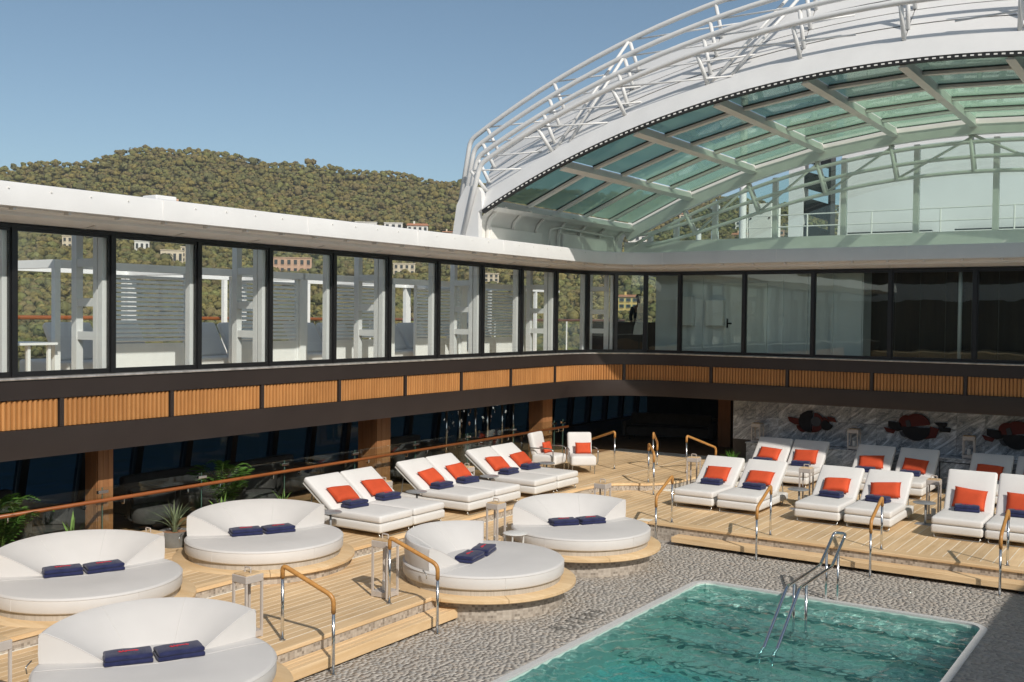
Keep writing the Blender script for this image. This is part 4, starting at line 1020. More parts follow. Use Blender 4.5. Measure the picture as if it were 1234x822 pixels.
def daybed():
    t = thing('round_daybed', '', 'daybed', (0, 0, 0), 0, 'round white daybeds')
    o = MB().lathe([(1.205, .012), (1.205, .105)], 72).build('base', 'bed_base_wood', t, smooth=True, local=True)
    prof = [(0, .098), (1.22, .098), (1.243, .106), (1.252, .125), (1.255, .2), (1.250, .277), (1.240, .296), (1.215, .304), (.6, .309), (0, .31)]
    mt_ = MB().lathe(prof, 80).build('mattress', 'bed_vinyl', t, auto=60, local=True)
    MB().tube([(1.252*math.cos(a), 1.252*math.sin(a), .275) for a in np.linspace(0, 2*math.pi, 73)[:-1]], .006, 4, closed=True).build('piping', 'bed_vinyl', mt_, smooth=True, local=True)
    mbs = MB(); mbs.tube([(-.05+.12*math.cos(2.5*v_), v_, .3098) for v_ in np.linspace(-1.2, 1.2, 13)], .0035, 4)
    for a in (20, -55, 80): mbs.tube([(1.254*math.cos(R_(a)), 1.254*math.sin(R_(a)), z_) for z_ in (.115, .16, .2, .25, .285)], .0035, 4)
    mbs.build('seam', 'bed_vinyl', mt_, local=True)
    rails = []; N = 30; zm = .306
    def pt(i, s):                               # i along the arc, s across the section
        u = i/N; ph = R_(110.5+139*u); ps = R_(90+180*u)
        Ro = 1.225; ox, oy = Ro*math.cos(ph), Ro*math.sin(ph); ix, iy = -.20+.40*math.cos(ps), .52*math.sin(ps)
        ht = .33+.05*math.sin(math.pi*u); w, h = s; k = 1-w
        return (ox*k+ix*w, oy*k+iy*w, zm+h*ht)
    sec = [(0, .0), (-.012, .3), (-.008, .86), (.012, .96), (.05, 1.0), (.12, .97), (.35, .77), (.6, .50), (.82, .24), (.93, .10), (.985, .03), (1.0, 0.0)]
    mb = MB(); mb.sweep(None, [[pt(i, s) for i in range(N+1)] for s in sec]); bk = mb.build('backrest', 'bed_vinyl', t, auto=38, local=True)
    for i in (0, N): MB().tube([pt(i, s) for s in sec[2:]], .006, 4).build('piping', 'bed_vinyl', bk, smooth=True, local=True)
    for i in (10, 20): MB().tube([tuple(c_+d_ for c_, d_ in zip(pt(i, s), (0, 0, .002))) for s in sec[3:]], .0035, 4).build('seam', 'bed_vinyl', bk, local=True)
    mb = MB(); mb.tube(arcpts([(-.42, -1.262, .22), (-.42, -1.275, .29), (-.5, -1.215, .33)], .02, 3), .008, 6); mb.build('strap', 'satin_steel', t, smooth=True, local=True)
    return t
BEDS = [('front', 15, 'round white daybed whose back stands sideways, beside the wood topped stair rail'), ('far', -34, 'round white daybed at the pool corner with the small drum table at its side'), ('upper_far', -27, 'round white daybed on the raised deck next to the first pair of loungers'), ('upper_near', -24, 'round white daybed on the raised deck below the fern and the first wood column'), ('near', -30, 'round white daybed at the foot of the teak steps, lowest row, farthest from the loungers')]
PL = {'front': 'round teak ringed plinth under the sideways daybed', 'far': 'round teak ringed plinth at the pool corner', 'upper_far': 'round teak ringed plinth next to the first pair of loungers', 'upper_near': 'round teak ringed plinth below the fern on the raised deck', 'near': 'round teak ringed plinth at the foot of the teak steps'}
SH = {'front': 'sideways daybed', 'far': 'pool corner daybed', 'upper_far': 'daybed next to the loungers', 'upper_near': 'daybed below the fern', 'near': 'lowest daybed'}
proto = None
for key, ang, lab in BEDS:
    x, y, lvl = DAY[key]; z = ZB if lvl else ZA; plinth(PL[key], x, y, lvl)
    if proto is None: proto = d_ = daybed()
    else: d_ = copy_tree(proto)
    place(d_, (x, y, z), R_(ang), lab)
    base = T(x, y, z+.308) @ RZ(R_(ang))
    for k, sg in enumerate((-1, 1)):
        tw_ = towel(f"folded navy towel on the {SH[key]}, on the {'lounger side' if sg > 0 else 'other side'}", (.50, .31, .10), 'folded navy towels on the daybeds')
        set_pose(tw_, base @ T(-.12+(.02 if sg > 0 else -.01), sg*.262-.02, .004) @ RZ(R_(90+(3 if sg > 0 else -4))))
# ---- sun loungers
def lounger(deg):
    t = thing('sun_lounger', '', 'sun lounger'); W = .455
    b_ = MB(); soft(b_, -W, W, .0, 1.88, .095, .255, .045, 0, 4, 6); b_.build('base', 'base_fabric', t, auto=50, local=True)
    for y in (.10, 1.70):
        MB().tube(arcpts([(-W+.06, y, .10), (-W+.05, y-.05, .012), (W-.05, y-.05, .012), (W-.06, y, .10)], .05, 4), .011, 6).build('sled_foot', 'satin_steel', t, smooth=True, local=True)
    sc_ = MB(); soft(sc_, -W+.005, W-.005, .01, 1.20, .262, .395, .045, .012, 5, 8); sc_ = sc_.build('seat_cushion', 'outdoor_fabric', t, auto=55, local=True)
    Mx = T(0, 1.185, .285) @ RX(R_(deg)); L = .90
    bc = MB(); soft(bc, -W+.005, W-.005, 0, L, .018, .135, .045, .014, 5, 7, Mx); bc.build('back_cushion', 'outdoor_fabric', t, auto=55, local=True)
    bf = MB(); bf.box(-W+.02, W-.02, .02, L-.03, -.012, .016, Mx); bf = bf.build('back_frame', 'grey_paint', t, local=True)
    top = Mx @ Vector((0, L*.72, -.01))
    for s in (-1, 1): MB().tube([(s*.36, top.y, top.z), (s*.36, 1.78, .25)], .012, 6).build('strut', 'satin_steel', bf, local=True)
    return t
LP = {}
def get_lounger(deg):
    if deg not in LP: LP[deg] = lounger(deg); return LP[deg]
    return copy_tree(LP[deg])
PIL = [None]
def throw(label, group):
    if PIL[0] is None:
        t = thing('throw_pillow', label, 'pillow', (0, 0, 0), 0, group); pb = MB(); pillow(pb, .58, .41, .15, 12, 4.5); pb.build('cover', 'orange_fabric', t, smooth=True, local=True)
        MB().tube([(.278*a, .196*b_, 0) for a, b_ in ((-1, -1), (0, -.96), (1, -1), (.97, 0), (1, 1), (0, .96), (-1, 1), (-.97, 0))], .005, 4, closed=True).build('piping', 'orange_fabric', t, local=True); PIL[0] = t; return t
    c = copy_tree(PIL[0]); c['label'] = label; c['group'] = group; return c
def set_lounger(where, x, y, z, rz, deg, group, px=0, tx=0):
    l = get_lounger(deg); place(l, (x, y, z), rz, 'white cushioned sun lounger, '+where, group)
    base = T(x, y, z) @ RZ(rz)
    dg = R_(deg); h = Vector((0, 1.185, .285)); n_ = Vector((0, -math.sin(dg), math.cos(dg))); u_ = Vector((0, math.cos(dg), math.sin(dg)))
    c = h+u_*.27+n_*.20
    p = throw('orange pillow on the lounger, '+where, 'orange throw pillows'); set_pose(p, base @ T(px, c.y, c.z) @ RX(dg+rng.uniform(-.04, .14)) @ RZ(rng.uniform(-.13, .13)) @ Matrix.Diagonal((rng.uniform(.94, 1.05), rng.uniform(.93, 1.05), rng.uniform(.85, 1.15), 1)))
    w = towel('navy towel before the pillow, '+where, (.45, .27, .12), 'navy towels on the loungers')
    set_pose(w, base @ T(tx+rng.uniform(-.05, .05), 1.185-.11-.15*math.sin(dg)+rng.uniform(-.03, .02), .408) @ RZ(rng.uniform(-.2, .2)))
ORD = ['first', 'second', 'third', 'fourth', 'fifth', 'sixth']
for i, y in enumerate((14.22, 15.16, 16.82, 17.76, 19.22, 20.16)):
    set_lounger(f'{ORD[i]} along the glass from the raised daybeds', -11.88, y, ZB, R_(90), 36, 'sun loungers along the glass balustrade', 0.0, -.06)
for i, (x, d) in enumerate(((-9.10, 38), (-8.11, 38), (-6.45, 39), (-5.46, 39), (-3.84, 60), (-2.90, 60))):
    set_lounger(f'front row, {ORD[i]} from the dark doorway', x, 20.62, ZA, R_(0), d, 'sun loungers of the front row', .02, .0)
for i, x in enumerate((-9.36, -8.42, -6.80, -5.78, -4.16, -3.18)):
    set_lounger(f'back row by the marble, {ORD[i]} from the dark doorway', x, 24.72, ZA, R_(0), 42, 'sun loungers by the marble wall', .0, -.04)
# ---- lanterns
def lantern(label, loc, w, h, rz=0, group='beige lanterns'):
    t = thing('lantern', label, 'lantern', loc, rz, group); q = w/2
    for sx in (-1, 1):
        for sy in (-1, 1): MB().box(sx*q-(.028 if sx > 0 else 0), sx*q+(0 if sx > 0 else .028), sy*q-(.028 if sy > 0 else 0), sy*q+(0 if sy > 0 else .028), .0, h-.10).build('post', 'lantern_metal', t, local=True)
    mb = MB(); mb.box(-q+.001, q-.001, -q+.001, q-.001, .012, .085 if h > .5 else .05); mb.build('tray', 'lantern_metal', t, local=True)
    MB().rbox(-q-.004, q+.004, -q-.004, q+.004, h-.099, h-.004, .006, 1).build('top_box', 'lantern_metal', t, local=True)
    MB().box(-q+.012, q-.012, -q+.012, q-.012, h-.003, h+.010).build('teak_lid', 'teak', t, local=True)
    MB().tube(arcpts([(-.055, 0, h+.011), (-.055, 0, h+.075), (.055, 0, h+.075), (.055, 0, h+.011)], .015, 3), .010, 6).build('handle', 'lantern_metal', t, local=True)
    MB().lathe([(0, .087), (.045, .087), (.045, .22 if h > .5 else .14), (0, .22 if h > .5 else .14)], 14).build('candle', 'house_white', t, auto=40, local=True)
    return t
LAN = [('tall beige lantern on the teak deck between the lowest daybed and its stair rail', (-9.99, 9.05, ZA), .27, .80), ('tall beige lantern on the teak deck behind the sideways daybed', (-9.85, 11.52, ZA), .28, .82), ('tall beige lantern next to the small white drum table', (-10.32, 15.02, ZA), .25, .80), ('tall beige lantern behind the daybed at the pool corner', (-9.95, 18.2, ZA), .25, .78),
       ('tall beige lantern at the edge of the lower deck past the lowest daybed', (-9.98, 5.72, ZA), .27, .80), ('low beige lantern beside the agave planter', (-14.02, 10.62, ZB), .34, .38), ('mid height beige lantern between the first and middle loungers by the glass', (-13.72, 15.98, ZB), .25, .56), ('mid height beige lantern between the middle and last loungers by the glass', (-13.5, 18.5, ZB), .25, .58),
       ('tall beige lantern before the plant box by the dark doorway', (-10.02, 22.75, ZA), .26, .80), ('tall beige lantern between the second and third front row loungers', (-7.28, 22.55, ZA), .25, .82), ('tall beige lantern between the fourth and fifth front row loungers', (-4.64, 22.55, ZA), .25, .82),
       ('beige lantern on the marble ledge at the wall end', (-10.07, 27.02, 1.10), .26, .50), ('beige lantern on the marble ledge between the first two wall sculptures', (-7.51, 27.02, 1.10), .27, .52), ('beige lantern on the marble ledge between the last two wall sculptures', (-4.78, 27.02, 1.10), .27, .54)]
for k, (lab, loc, w, h) in enumerate(LAN): lantern(lab, loc, w, h, rng.uniform(-.08, .08))
# ---- side tables
def side_table(label, loc, h=.44, r=.21, rz=0, mat='table_metal', drum=False):
    t = thing('side_table', label, 'side table', loc, rz, 'round side tables')
    MB().lathe([(0, h-.018), (r-.01, h-.018), (r, h-.012), (r, h-.003), (r-.006, h), (0, h)], 32).build('top', mat, t, auto=40, local=True)
    if drum:
        for k in range(5): a = 2*math.pi*k/5; MB().tube([(.8*r*math.cos(a), .8*r*math.sin(a), .012), (.8*r*math.cos(a), .8*r*math.sin(a), h-.018)], .012, 6).build('leg', mat, t, local=True)
        MB().lathe([(0, 0), (.85*r, 0), (.85*r, .012), (0, .012)], 24).build('base', mat, t, auto=40, local=True)
    else:
        MB().tube([(.02, 0, .01), (.02, 0, h-.018)], .02, 10).build('stem', mat, t, smooth=True, local=True); MB().rbox(-.16, .16, -.12, .12, 0, .012, .004, 1).build('base', mat, t, local=True)
side_table('round white drum table between the two daybeds by the pool', (-9.82, 14.88, ZA), .36, .21, mat='white_table', drum=True)
for lab, x, y in (('beside the raised daybed and the first lounger', -12.75, 13.42), ('between the second and third loungers', -12.9, 16.0), ('between the fourth and fifth loungers', -12.9, 18.5), ('after the sixth lounger', -13.0, 20.98)):
    side_table('round grey metal side table by the glass, '+lab, (x, y, ZB), .44)
side_table('round grey metal side table between the second and third front row loungers', (-7.26, 21.95, ZA), .44, .22)
side_table('round grey metal side table between the fourth and fifth front row loungers', (-4.68, 21.9, ZA), .44, .22)
for lab, x in (('second and third', -7.6), ('fourth and fifth', -4.98)): side_table(f'round grey metal side table between the {lab} back row loungers', (x, 26.1, ZA), .42, .22)
# ---- stair rails with wood grips
def stair_rail(label, rear, front, ht=.94, hf=.60, group='wood topped stair rails'):
    t = thing('stair_handrail', label, 'handrail', rear, 0, group); r_ = Vector(rear); f_ = Vector(front)
    d_ = f_-r_; zt = ht; zf = d_.z+hf+.36
    MB().tube([(0, 0, 0), (0, 0, zt-.16)], .021, 10).build('post', 'chrome', t, smooth=True, local=True)
    MB().tube([(d_.x, d_.y, d_.z), (d_.x, d_.y, zf-.20)], .021, 10).build('post', 'chrome', t, smooth=True, local=True)
    MB().tube(arcpts([(0, 0, zt-.16), (0, 0, zt), (d_.x, d_.y, zf), (d_.x, d_.y, zf-.20)], .10, 5), .029, 12).build('grip', 'handrail_wood', t, smooth=True, local=True)
    for q in ((0, 0, 0), d_): MB().lathe([(0, 0), (.042, 0), (.042, .006), (.021, .012)], 14, T(*q)).build('flange', 'chrome', t, auto=40, local=True)
for i, x in enumerate((-8.82, -6.80, -4.77, -2.73)):
    stair_rail(f'wood topped stair rail up to the front row loungers, {ORD[i]} from the dark doorway', (x, 19.0, ZA), (x, 18.28, 0))
stair_rail('wood topped stair rail on the teak steps beside the lowest daybed', (-9.53, 9.2, ZA), (-8.82, 9.36, 0))
stair_rail('wood topped stair rail on the teak steps beside the sideways daybed', (-9.53, 11.24, ZA), (-8.80, 11.40, 0))
stair_rail('wood topped stair rail beside the white armchairs', (-12.65, 23.75, ZB), (-13.55, 24.05, ZB), .97, .30, 'rails of the raised deck')
stair_rail('wood topped stair rail where the raised deck curves down to the loungers', (-10.98, 22.32, ZB), (-10.55, 21.72, ZA), .92, .60, 'rails of the raised deck')
stair_rail('wood topped stair rail in the middle of the dark doorway', (-11.83, 24.3, ZB), (-12.1, 25.1, ZB), .95, .24, 'rails of the raised deck')
stair_rail('wood topped stair rail in front of the plant box by the marble', (-10.86, 24.2, ZB), (-10.62, 25.5, ZB), .95, .18, 'rails of the raised deck')
# ---- chrome pool rail
prl = thing('pool_handrail', 'double chrome handrail stepping down into the pool', 'handrail', (-4.86, 16.2, .01))
for x in (-4.95, -4.77):
    MB().tube(arcpts([(x, 16.68, .93), (x, 16.62, .90), (x, 16.07, .60), (x, 14.56, .59), (x, 13.62, -.08), (x, 13.45, -.22), (x, 13.40, -.5)], .07, 4), .024, 12).build('rail', 'chrome', prl, smooth=True)
    for y, z0, z1 in ((16.40, -.36, .77), (14.86, -.62, .585)): MB().tube([(x, y, z0), (x, y, z1)], .021, 10).build('post', 'chrome', prl, smooth=True)
MB().tube(arcpts([(-4.95, 16.68, .93), (-4.95, 16.80, .99), (-4.77, 16.80, .99), (-4.77, 16.68, .93)], .06, 5), .024, 12).build('end_loop', 'chrome', prl, smooth=True)
# ---- armchairs
def armchair(label, loc, rz):
    t = thing('armchair', label, 'armchair', loc, rz, 'white armchairs with steel arms')
    soft(MB(), -.33, .35, -.32, .32, .20, .44, .06, .02).build('seat', 'outdoor_fabric', t, auto=55, local=True)
    soft(MB(), -.08, .08, -.31, .31, 0, .58, .06, .0, Mx=T(-.27, 0, .40) @ RY(R_(-14))).build('backrest', 'outdoor_fabric', t, auto=55, local=True)
    for s in (-1, 1):
        MB().tube(arcpts([(-.36, s*.36, .60), (.20, s*.36, .62), (.30, s*.36, .58), (.30, s*.36, .30), (.24, s*.34, .24)], .07, 4), .016, 8).build('arm', 'satin_steel', t, smooth=True, local=True)
        for x in (-.28, .30): MB().tube([(x, s*.28, 0), (x, s*.28, .21)], .014, 6).build('leg', 'satin_steel', t, local=True)
    return t
armchair('white armchair with steel arms in front of the stair rail, facing the deck', (-13.05, 22.75, ZB), R_(-50))
armchair('white armchair with steel arms beside the last lounger by the glass', (-13.8, 22.4, ZB), R_(5))
for lab, b_, rot in (('white armchair facing the deck', T(-13.05, 22.75, ZB) @ RZ(R_(-50)), 0), ('white armchair beside the last lounger', T(-13.8, 22.4, ZB) @ RZ(R_(5)), 0)):
    p = throw('small orange pillow on the '+lab, 'orange throw pillows'); set_pose(p, b_ @ T(-.07, .05, .60) @ RZ(R_(90)) @ RX(R_(74)) @ Matrix.Scale(.7, 4))
# ================================================================== PLANTS
def frond(L, arch, leaf, n, name, parent, Mx, cols, wl=.02):
    V = []; F = []; C = []
    pts = []
    for i in range(n+1):
        u = i/n; pts.append(Vector((L*(u-.18*arch*u*u), 0, L*(arch*u-.95*arch*u*u*u)*.9+L*.25*u*(1-arch*.2))))
    for i in range(n):
        a, b_ = pts[i], pts[i+1]; w = .006*(1-i/n)+.002; k = len(V)
        V += [(a.x, -w, a.z), (a.x, w, a.z), (b_.x, w, b_.z), (b_.x, -w, b_.z)]; F.append((k, k+1, k+2, k+3)); C.append(cols[0])
        u = i/n; ll = leaf*math.sin(math.pi*min(1, .12+u*.88))**.7
        for s in (-1, 1):
            if i < 2: continue
            tip = a+Vector((ll*.62, s*ll*.75, -ll*.18+rng.uniform(-.02, .02))); mid = a+(tip-a)*.5+Vector((0, 0, .012)); k = len(V)
            V += [a[:], (mid+Vector((wl, 0, 0)))[:], tip[:], (mid-Vector((wl, 0, 0)))[:]]; F.append((k, k+1, k+2, k+3)); C.append(np.array(cols[1])*rng.uniform(.75, 1.3))
    V = np.array([(Mx @ Vector(p))[:] for p in V]); return fast_mesh(name, V, np.array(F), 'foliage', parent, np.array(C))
def blade(L, w, lean, name, parent, Mx, c):
    V = []; F = []; n = 6
    for i in range(n+1):
        u = i/n; ww = w*(1-u)**.6*(.55+.9*u if u < .4 else .9); x = lean*u*u*L; z = L*u*(1-.15*lean*u)
        V += [(x, -ww, z+.3*ww), (x-.25*ww, 0, z), (x, ww, z+.3*ww)]
    for i in range(n):
        for j in range(2): F.append((3*i+j, 3*i+j+1, 3*i+j+4, 3*i+j+3))
    V = np.array([(Mx @ Vector(p))[:] for p in V]); C = np.array([np.array(c)*rng.uniform(.8, 1.2) for _ in F]); return fast_mesh(name, V, np.array(F), 'foliage', parent, C, True)
def pot(t, r, h, square=False):
    if square: MB().rbox(-r, r, -r*.6, r*.6, 0, h, .015).build('planter', 'planter_stone', t, local=True); MB().box(-r+.03, r-.03, -r*.6+.03, r*.6-.03, h+.001, h+.02).build('soil', 'gravel', t, local=True)
    else: MB().lathe([(0, 0), (r*.75, 0), (r*.95, h*.5), (r, h), (r-.03, h), (r-.05, h-.03), (0, h-.03)], 24).build('planter', 'planter_stone', t, auto=50, local=True); MB().lathe([(0, h-.028), (r-.05, h-.028)], 20).build('soil', 'gravel', t, local=True)
def palm(label, loc, h, n, L, name='fern_palm'):
    t = thing(name, label, 'plant', loc); pot(t, .24, .34)
    for k in range(n):
        a = 2.4*k+rng.uniform(-.3, .3); el = rng.uniform(.5, 1.25); frond(L*rng.uniform(.75, 1.1), el, .22*L, 22, 'frond', t, T(0, 0, .30+h*rng.uniform(.0, .25)) @ RZ(a) @ RY(-el*.55), ((.10, .16, .03), (.085, .19, .03)))
palm('bright green feathery palm behind the glass beside the second raised daybed', (-15.0, 13.0, ZB), .7, 22, .95)
palm('bright green feathery palm behind the glass below the first dark window', (-14.95, 8.75, ZB), .6, 20, .9)
def agave(label, loc, n, L, c, w=.035, name='agave', sq=False, spread=.8):
    t = thing(name, label, 'plant', loc); pot(t, .25, .26, sq)
    for k in range(n):
        a = 2.4*k; q = k/n; blade(L*rng.uniform(.8, 1.1), w, .15+spread*q*rng.uniform(.6, 1), 'leaf', t, T(rng.uniform(-.03, .03), rng.uniform(-.03, .03), .24) @ RZ(a) @ RY(q*spread*.6), c)
    return t
agave('grey green agave with narrow upright leaves between the two raised daybeds', (-14.30, 11.35, ZB), 34, .55, (.16, .20, .11), .022)
agave('small group of broad upright snake plant leaves behind the raised daybed', (-14.28, 9.45, ZB), 6, .62, (.14, .24, .06), .05, 'snake_plant', spread=.35)
agave('small snake plant beside the feathery palm', (-14.28, 12.35, ZB), 5, .55, (.16, .28, .06), .045, 'snake_plant', spread=.4)
t = agave('low green leafy plant with bright grass before the agave', (-14.05, 11.75, ZB), 26, .26, (.10, .24, .04), .02, 'leafy_plant')
pb = agave('bright green grasses in the stone plant box at the end of the marble wall', (-10.35, 25.9, ZA), 60, .42, (.10, .26, .03), .014, 'grass_planter', True, 1.1)
t = agave('drooping green plant beside the glass near the first lounger', (-14.25, 13.75, ZB), 14, .45, (.14, .24, .06), .02, 'leafy_plant', spread=1.1)

# ================================================================== THE WOODED HILL AND ITS HOUSES
HOUSES = [ # px centre, base py, width px, height px, wall, roof, cols, rows, label
 (441, 279, 26, 11, 'house_white', None, 3, 1, 'white hillside villa with flat roof, first above the white roof edge'),
 (474, 282, 22, 13, 'house_white', None, 3, 2, 'flat roofed white hillside villa behind a round bush'),
 (503, 288, 25, 16, 'house_white', 'roof_tile', 4, 2, 'white hillside villa with orange tiled roof and blue windows'),
 (84, 300, 17, 15, 'house_cream', None, 3, 2, 'cream hillside house seen through the first window'),
 (171, 302, 17, 11, 'house_white', None, 3, 1, 'small white hillside house high in the second window'),
 (207, 318, 26, 16, 'house_cream', None, 4, 1, 'long cream hillside house with arches seen through the second window'),
 (224, 316, 12, 18, 'house_cream', None, 2, 3, 'cream hillside tower house beside the arches'),
 (352, 331, 46, 20, 'house_salmon', None, 6, 2, 'long salmon hillside terrace house seen through the fourth window'),
 (487, 332, 26, 14, 'house_cream', None, 4, 2, 'cream hillside house seen through the sixth window'),
 (592, 345, 18, 15, 'house_cream', None, 3, 3, 'cream hillside house seen through the eighth window'),
 (757, 380, 24, 22, 'house_yellow', 'roof_tile', 3, 3, 'yellow house with green shutters seen through the corner window'),
 (768, 298, 22, 14, 'house_white', 'roof_tile', 3, 2, 'white hillside house with red roof at the foot of the arched roof'),
 (826, 268, 14, 10, 'house_cream', 'roof_tile', 2, 1, 'red roofed hillside house between the truss bars'),
 (893, 277, 14, 10, 'house_white', None, 2, 2, 'white hillside house between the truss bars'),
 (893, 292, 22, 9, 'house_salmon', 'roof_tile', 3, 1, 'low red roofed hillside house behind the glazed screen'),
 (939, 289, 12, 11, 'house_salmon', None, 2, 2, 'small pink hillside house behind the glazed screen'),
 (540, 287, 14, 7, 'house_cream', 'roof_tile', 2, 1, 'low hillside house just above the roof edge beside the arch foot')]
SPOT = []
for px, py, wp, hp, wall, roof, nc, nr_, lab in HOUSES:
    d = ray(px, py); t_ = math.degrees(math.atan2(-d[0], d[1])); e_ = math.degrees(math.atan2(d[2], math.hypot(d[0], d[1])))
    lo, hi = R0+5, R1
    for _ in range(40):
        r = (lo+hi)/2; z = hill_z(t_, r)
        if math.degrees(math.atan2(z-CAM_Z, r)) < e_: lo = r
        else: hi = r
    x, y = pol(t_, r); z = hill_z(t_, r); depth = x*CF[0]+y*CF[1]; w = wp/1261.94*depth; h = hp/1261.94*depth; dp = max(6, w*.45)
    SPOT.append((t_, r, w)); hs = thing('hillside_house', lab, 'house', (x, y, z-2), R_(t_))
    wl = MB().box(-w/2, w/2, -.0, dp, 0, h+2).build('wall', wall, hs, local=True)
    ww_ = w/nc; hh = h/nr_
    for i in range(nc):
        for j in range(nr_):
            cx = -w/2+ww_*(i+.5); z0 = 2+hh*j+hh*.22; f_ = MB().box(cx-ww_*.24, cx+ww_*.24, -.22, -.01, z0, z0+hh*.56).build('window', 'window_dark', hs, local=True)
            mb = MB(); mb.box(cx-ww_*.28, cx+ww_*.28, -.34, -.222, z0-.18, z0-.01); mb.build('sill', wall, f_, local=True)
            if wall == 'house_yellow':
                for s in (-1, 1): MB().box(cx+s*ww_*.31-ww_*.06, cx+s*ww_*.31+ww_*.06, -.12, -.012, z0, z0+hh*.56).build('shutter', 'shutter_green', f_, local=True)
    if roof:
        MB().add([(-w/2-.5, -.6, h+2), (w/2+.5, -.6, h+2), (w/2+.5, dp+.5, h+2), (-w/2-.5, dp+.5, h+2), (-w/2+.3, dp/2, h+2+w*.13), (w/2-.3, dp/2, h+2+w*.13)], [(0, 1, 5, 4), (1, 2, 5), (2, 3, 4, 5), (3, 0, 4), (3, 2, 1, 0)]).build('roof', roof, hs, local=True)
        MB().box(-w*.2, -w*.2+.9, dp*.4, dp*.4+.9, h+2, h+2+w*.13+1.2).build('chimney', wall, hs, local=True)
    else: MB().box(-w/2-.25, w/2+.25, -.35, dp+.2, h+2.002, h+2.35).build('roof', wall, hs, local=True)
# pines: crowns of leaf clumps round a few lobes, thousands of them, one mass of woodland
def crown(seed):
    g = np.random.default_rng(seed); V = []; F = []; S = []
    lobes = [(g.normal(0, .36), g.normal(0, .36), g.uniform(-.1, .28), g.uniform(.42, .62)) for _ in range(3)]+[(0, 0, .10, .74)]
    for x, y, z, r in lobes:
        for _ in range(9):
            th = g.uniform(0, 2*math.pi); cz = g.uniform(-.25, 1); s = math.sqrt(1-cz*cz); nrm = np.array([s*math.cos(th), s*math.sin(th), cz])
            p = np.array([x, y, z])+nrm*r*g.uniform(.92, 1.06)*np.array([1, 1, .66]); u = np.cross(nrm, [0, 0, 1] if abs(cz) < .9 else [1, 0, 0]); u /= np.linalg.norm(u); w = np.cross(nrm, u)
            a = g.uniform(0, 6.3); u, w = u*math.cos(a)+w*math.sin(a), w*math.cos(a)-u*math.sin(a); q = g.uniform(.18, .32); tilt = nrm*g.uniform(-.05, .05); k = len(V)
            V += [p-u*q+tilt, p+w*q*.8, p+u*q-tilt, p-w*q*.8]; F.append((k, k+1, k+2, k+3)); S.append(1.0+g.uniform(-.08, .08))
    bm = bmesh.new(); bmesh.ops.create_icosphere(bm, subdivisions=1, radius=1)
    for x, y, z, r in lobes[-1:]:
        k = len(V); V += [np.array([x, y, z])+np.array(v.co)*r*.98*np.array([1, 1, .8]) for v in bm.verts]
        for f in bm.faces: i = [v.index+k for v in f.verts]; F.append((i[0], i[1], i[2], i[2])); S.append(.9)
    bm.free()
    for k4 in range(2):                         # trunk
        k = len(V); c_, s_ = (1, 0) if k4 else (0, 1)
        V += [np.array((-.05*c_, -.05*s_, -1.6)), np.array((.05*c_, .05*s_, -1.6)), np.array((.035*c_, .035*s_, 0)), np.array((-.035*c_, -.035*s_, 0))]; F.append((k, k+1, k+2, k+3)); S.append(-1)
    return np.array(V), F, np.array(S)
CW_ = [crown(s) for s in range(7)]
Q = []
for c in CW_:
    Q.append((c[0], np.array([f for f in c[1]]), c[2]))
VV = []; FF = []; CC = []; nv = 0; cnt = 0
gcol = [np.array((.198, .172, .066)), np.array((.176, .163, .066)), np.array((.222, .184, .066)), np.array((.150, .147, .066)), np.array((.194, .158, .074)), np.array((.178, .178, .066))]
r = R0+8
while r < R1+3:
    step = 3.05+.0016*(r-R0); dt = math.degrees(step/r); t_ = 8+rng.uniform(0, dt)
    while t_ < 64:
        tt = t_+rng.uniform(-.4, .4)*dt; rr = r+rng.uniform(-.45, .45)*step; skip = rng.random() < .04
        for (ht_, hr, hw_) in SPOT:
            da = abs(tt-ht_)*math.pi/180*rr
            if da < hw_*.53+1.6 and -6 < rr-hr < hw_*.5+5: skip = True
        if not skip:
            size = rng.uniform(1.35, 2.7)*(1.0 if rng.random() < .9 else 1.5); v_, f_, s_ = Q[rng.integers(7)]; a = rng.uniform(0, 6.3); ca, sa = math.cos(a), math.sin(a)
            x, y = pol(tt, rr); z = hill_z(tt, rr); sz = size*rng.uniform(.9, 1.25)
            P_ = np.stack([(v_[:, 0]*ca-v_[:, 1]*sa)*size+x, (v_[:, 0]*sa+v_[:, 1]*ca)*size+y, v_[:, 2]*sz+z+sz*.85], -1)
            g = gcol[rng.integers(6)]*rng.uniform(.85, 1.15); cc = g[None]*np.clip(s_, .2, 2)[:, None]; cc[s_ < 0] = (.16, .11, .075)
            VV.append(P_); FF.append(f_+nv); CC.append(cc); nv += len(v_); cnt += 1
        t_ += dt
    r += step*.86
VV = np.concatenate(VV); FF = np.concatenate(FF); CC = np.concatenate(CC)
# triangles (last index doubled) and quads go into one mesh
tri = FF[:, 2] == FF[:, 3]
me = bpy.data.meshes.new('hillside_wood'); nl = np.where(tri, 3, 4); starts = np.r_[0, np.cumsum(nl)[:-1]]
loops = np.concatenate([FF[i, :nl[i]] for i in range(0)]) if False else FF.ravel()[np.stack([np.ones(len(FF), bool)]*3+[~tri], -1).ravel()]
me.vertices.add(len(VV)); me.vertices.foreach_set('co', VV.astype(np.float32).ravel()); me.loops.add(len(loops)); me.loops.foreach_set('vertex_index', loops.astype(np.int32))
me.polygons.add(len(FF)); me.polygons.foreach_set('loop_start', starts.astype(np.int32)); me.update(calc_edges=True); me.materials.append(M['hill_foliage'])
ca_ = me.color_attributes.new('col', 'FLOAT_COLOR', 'CORNER'); arr = np.repeat(CC, nl, axis=0); ca_.data.foreach_set('color', np.c_[arr, np.ones(len(arr))].ravel())
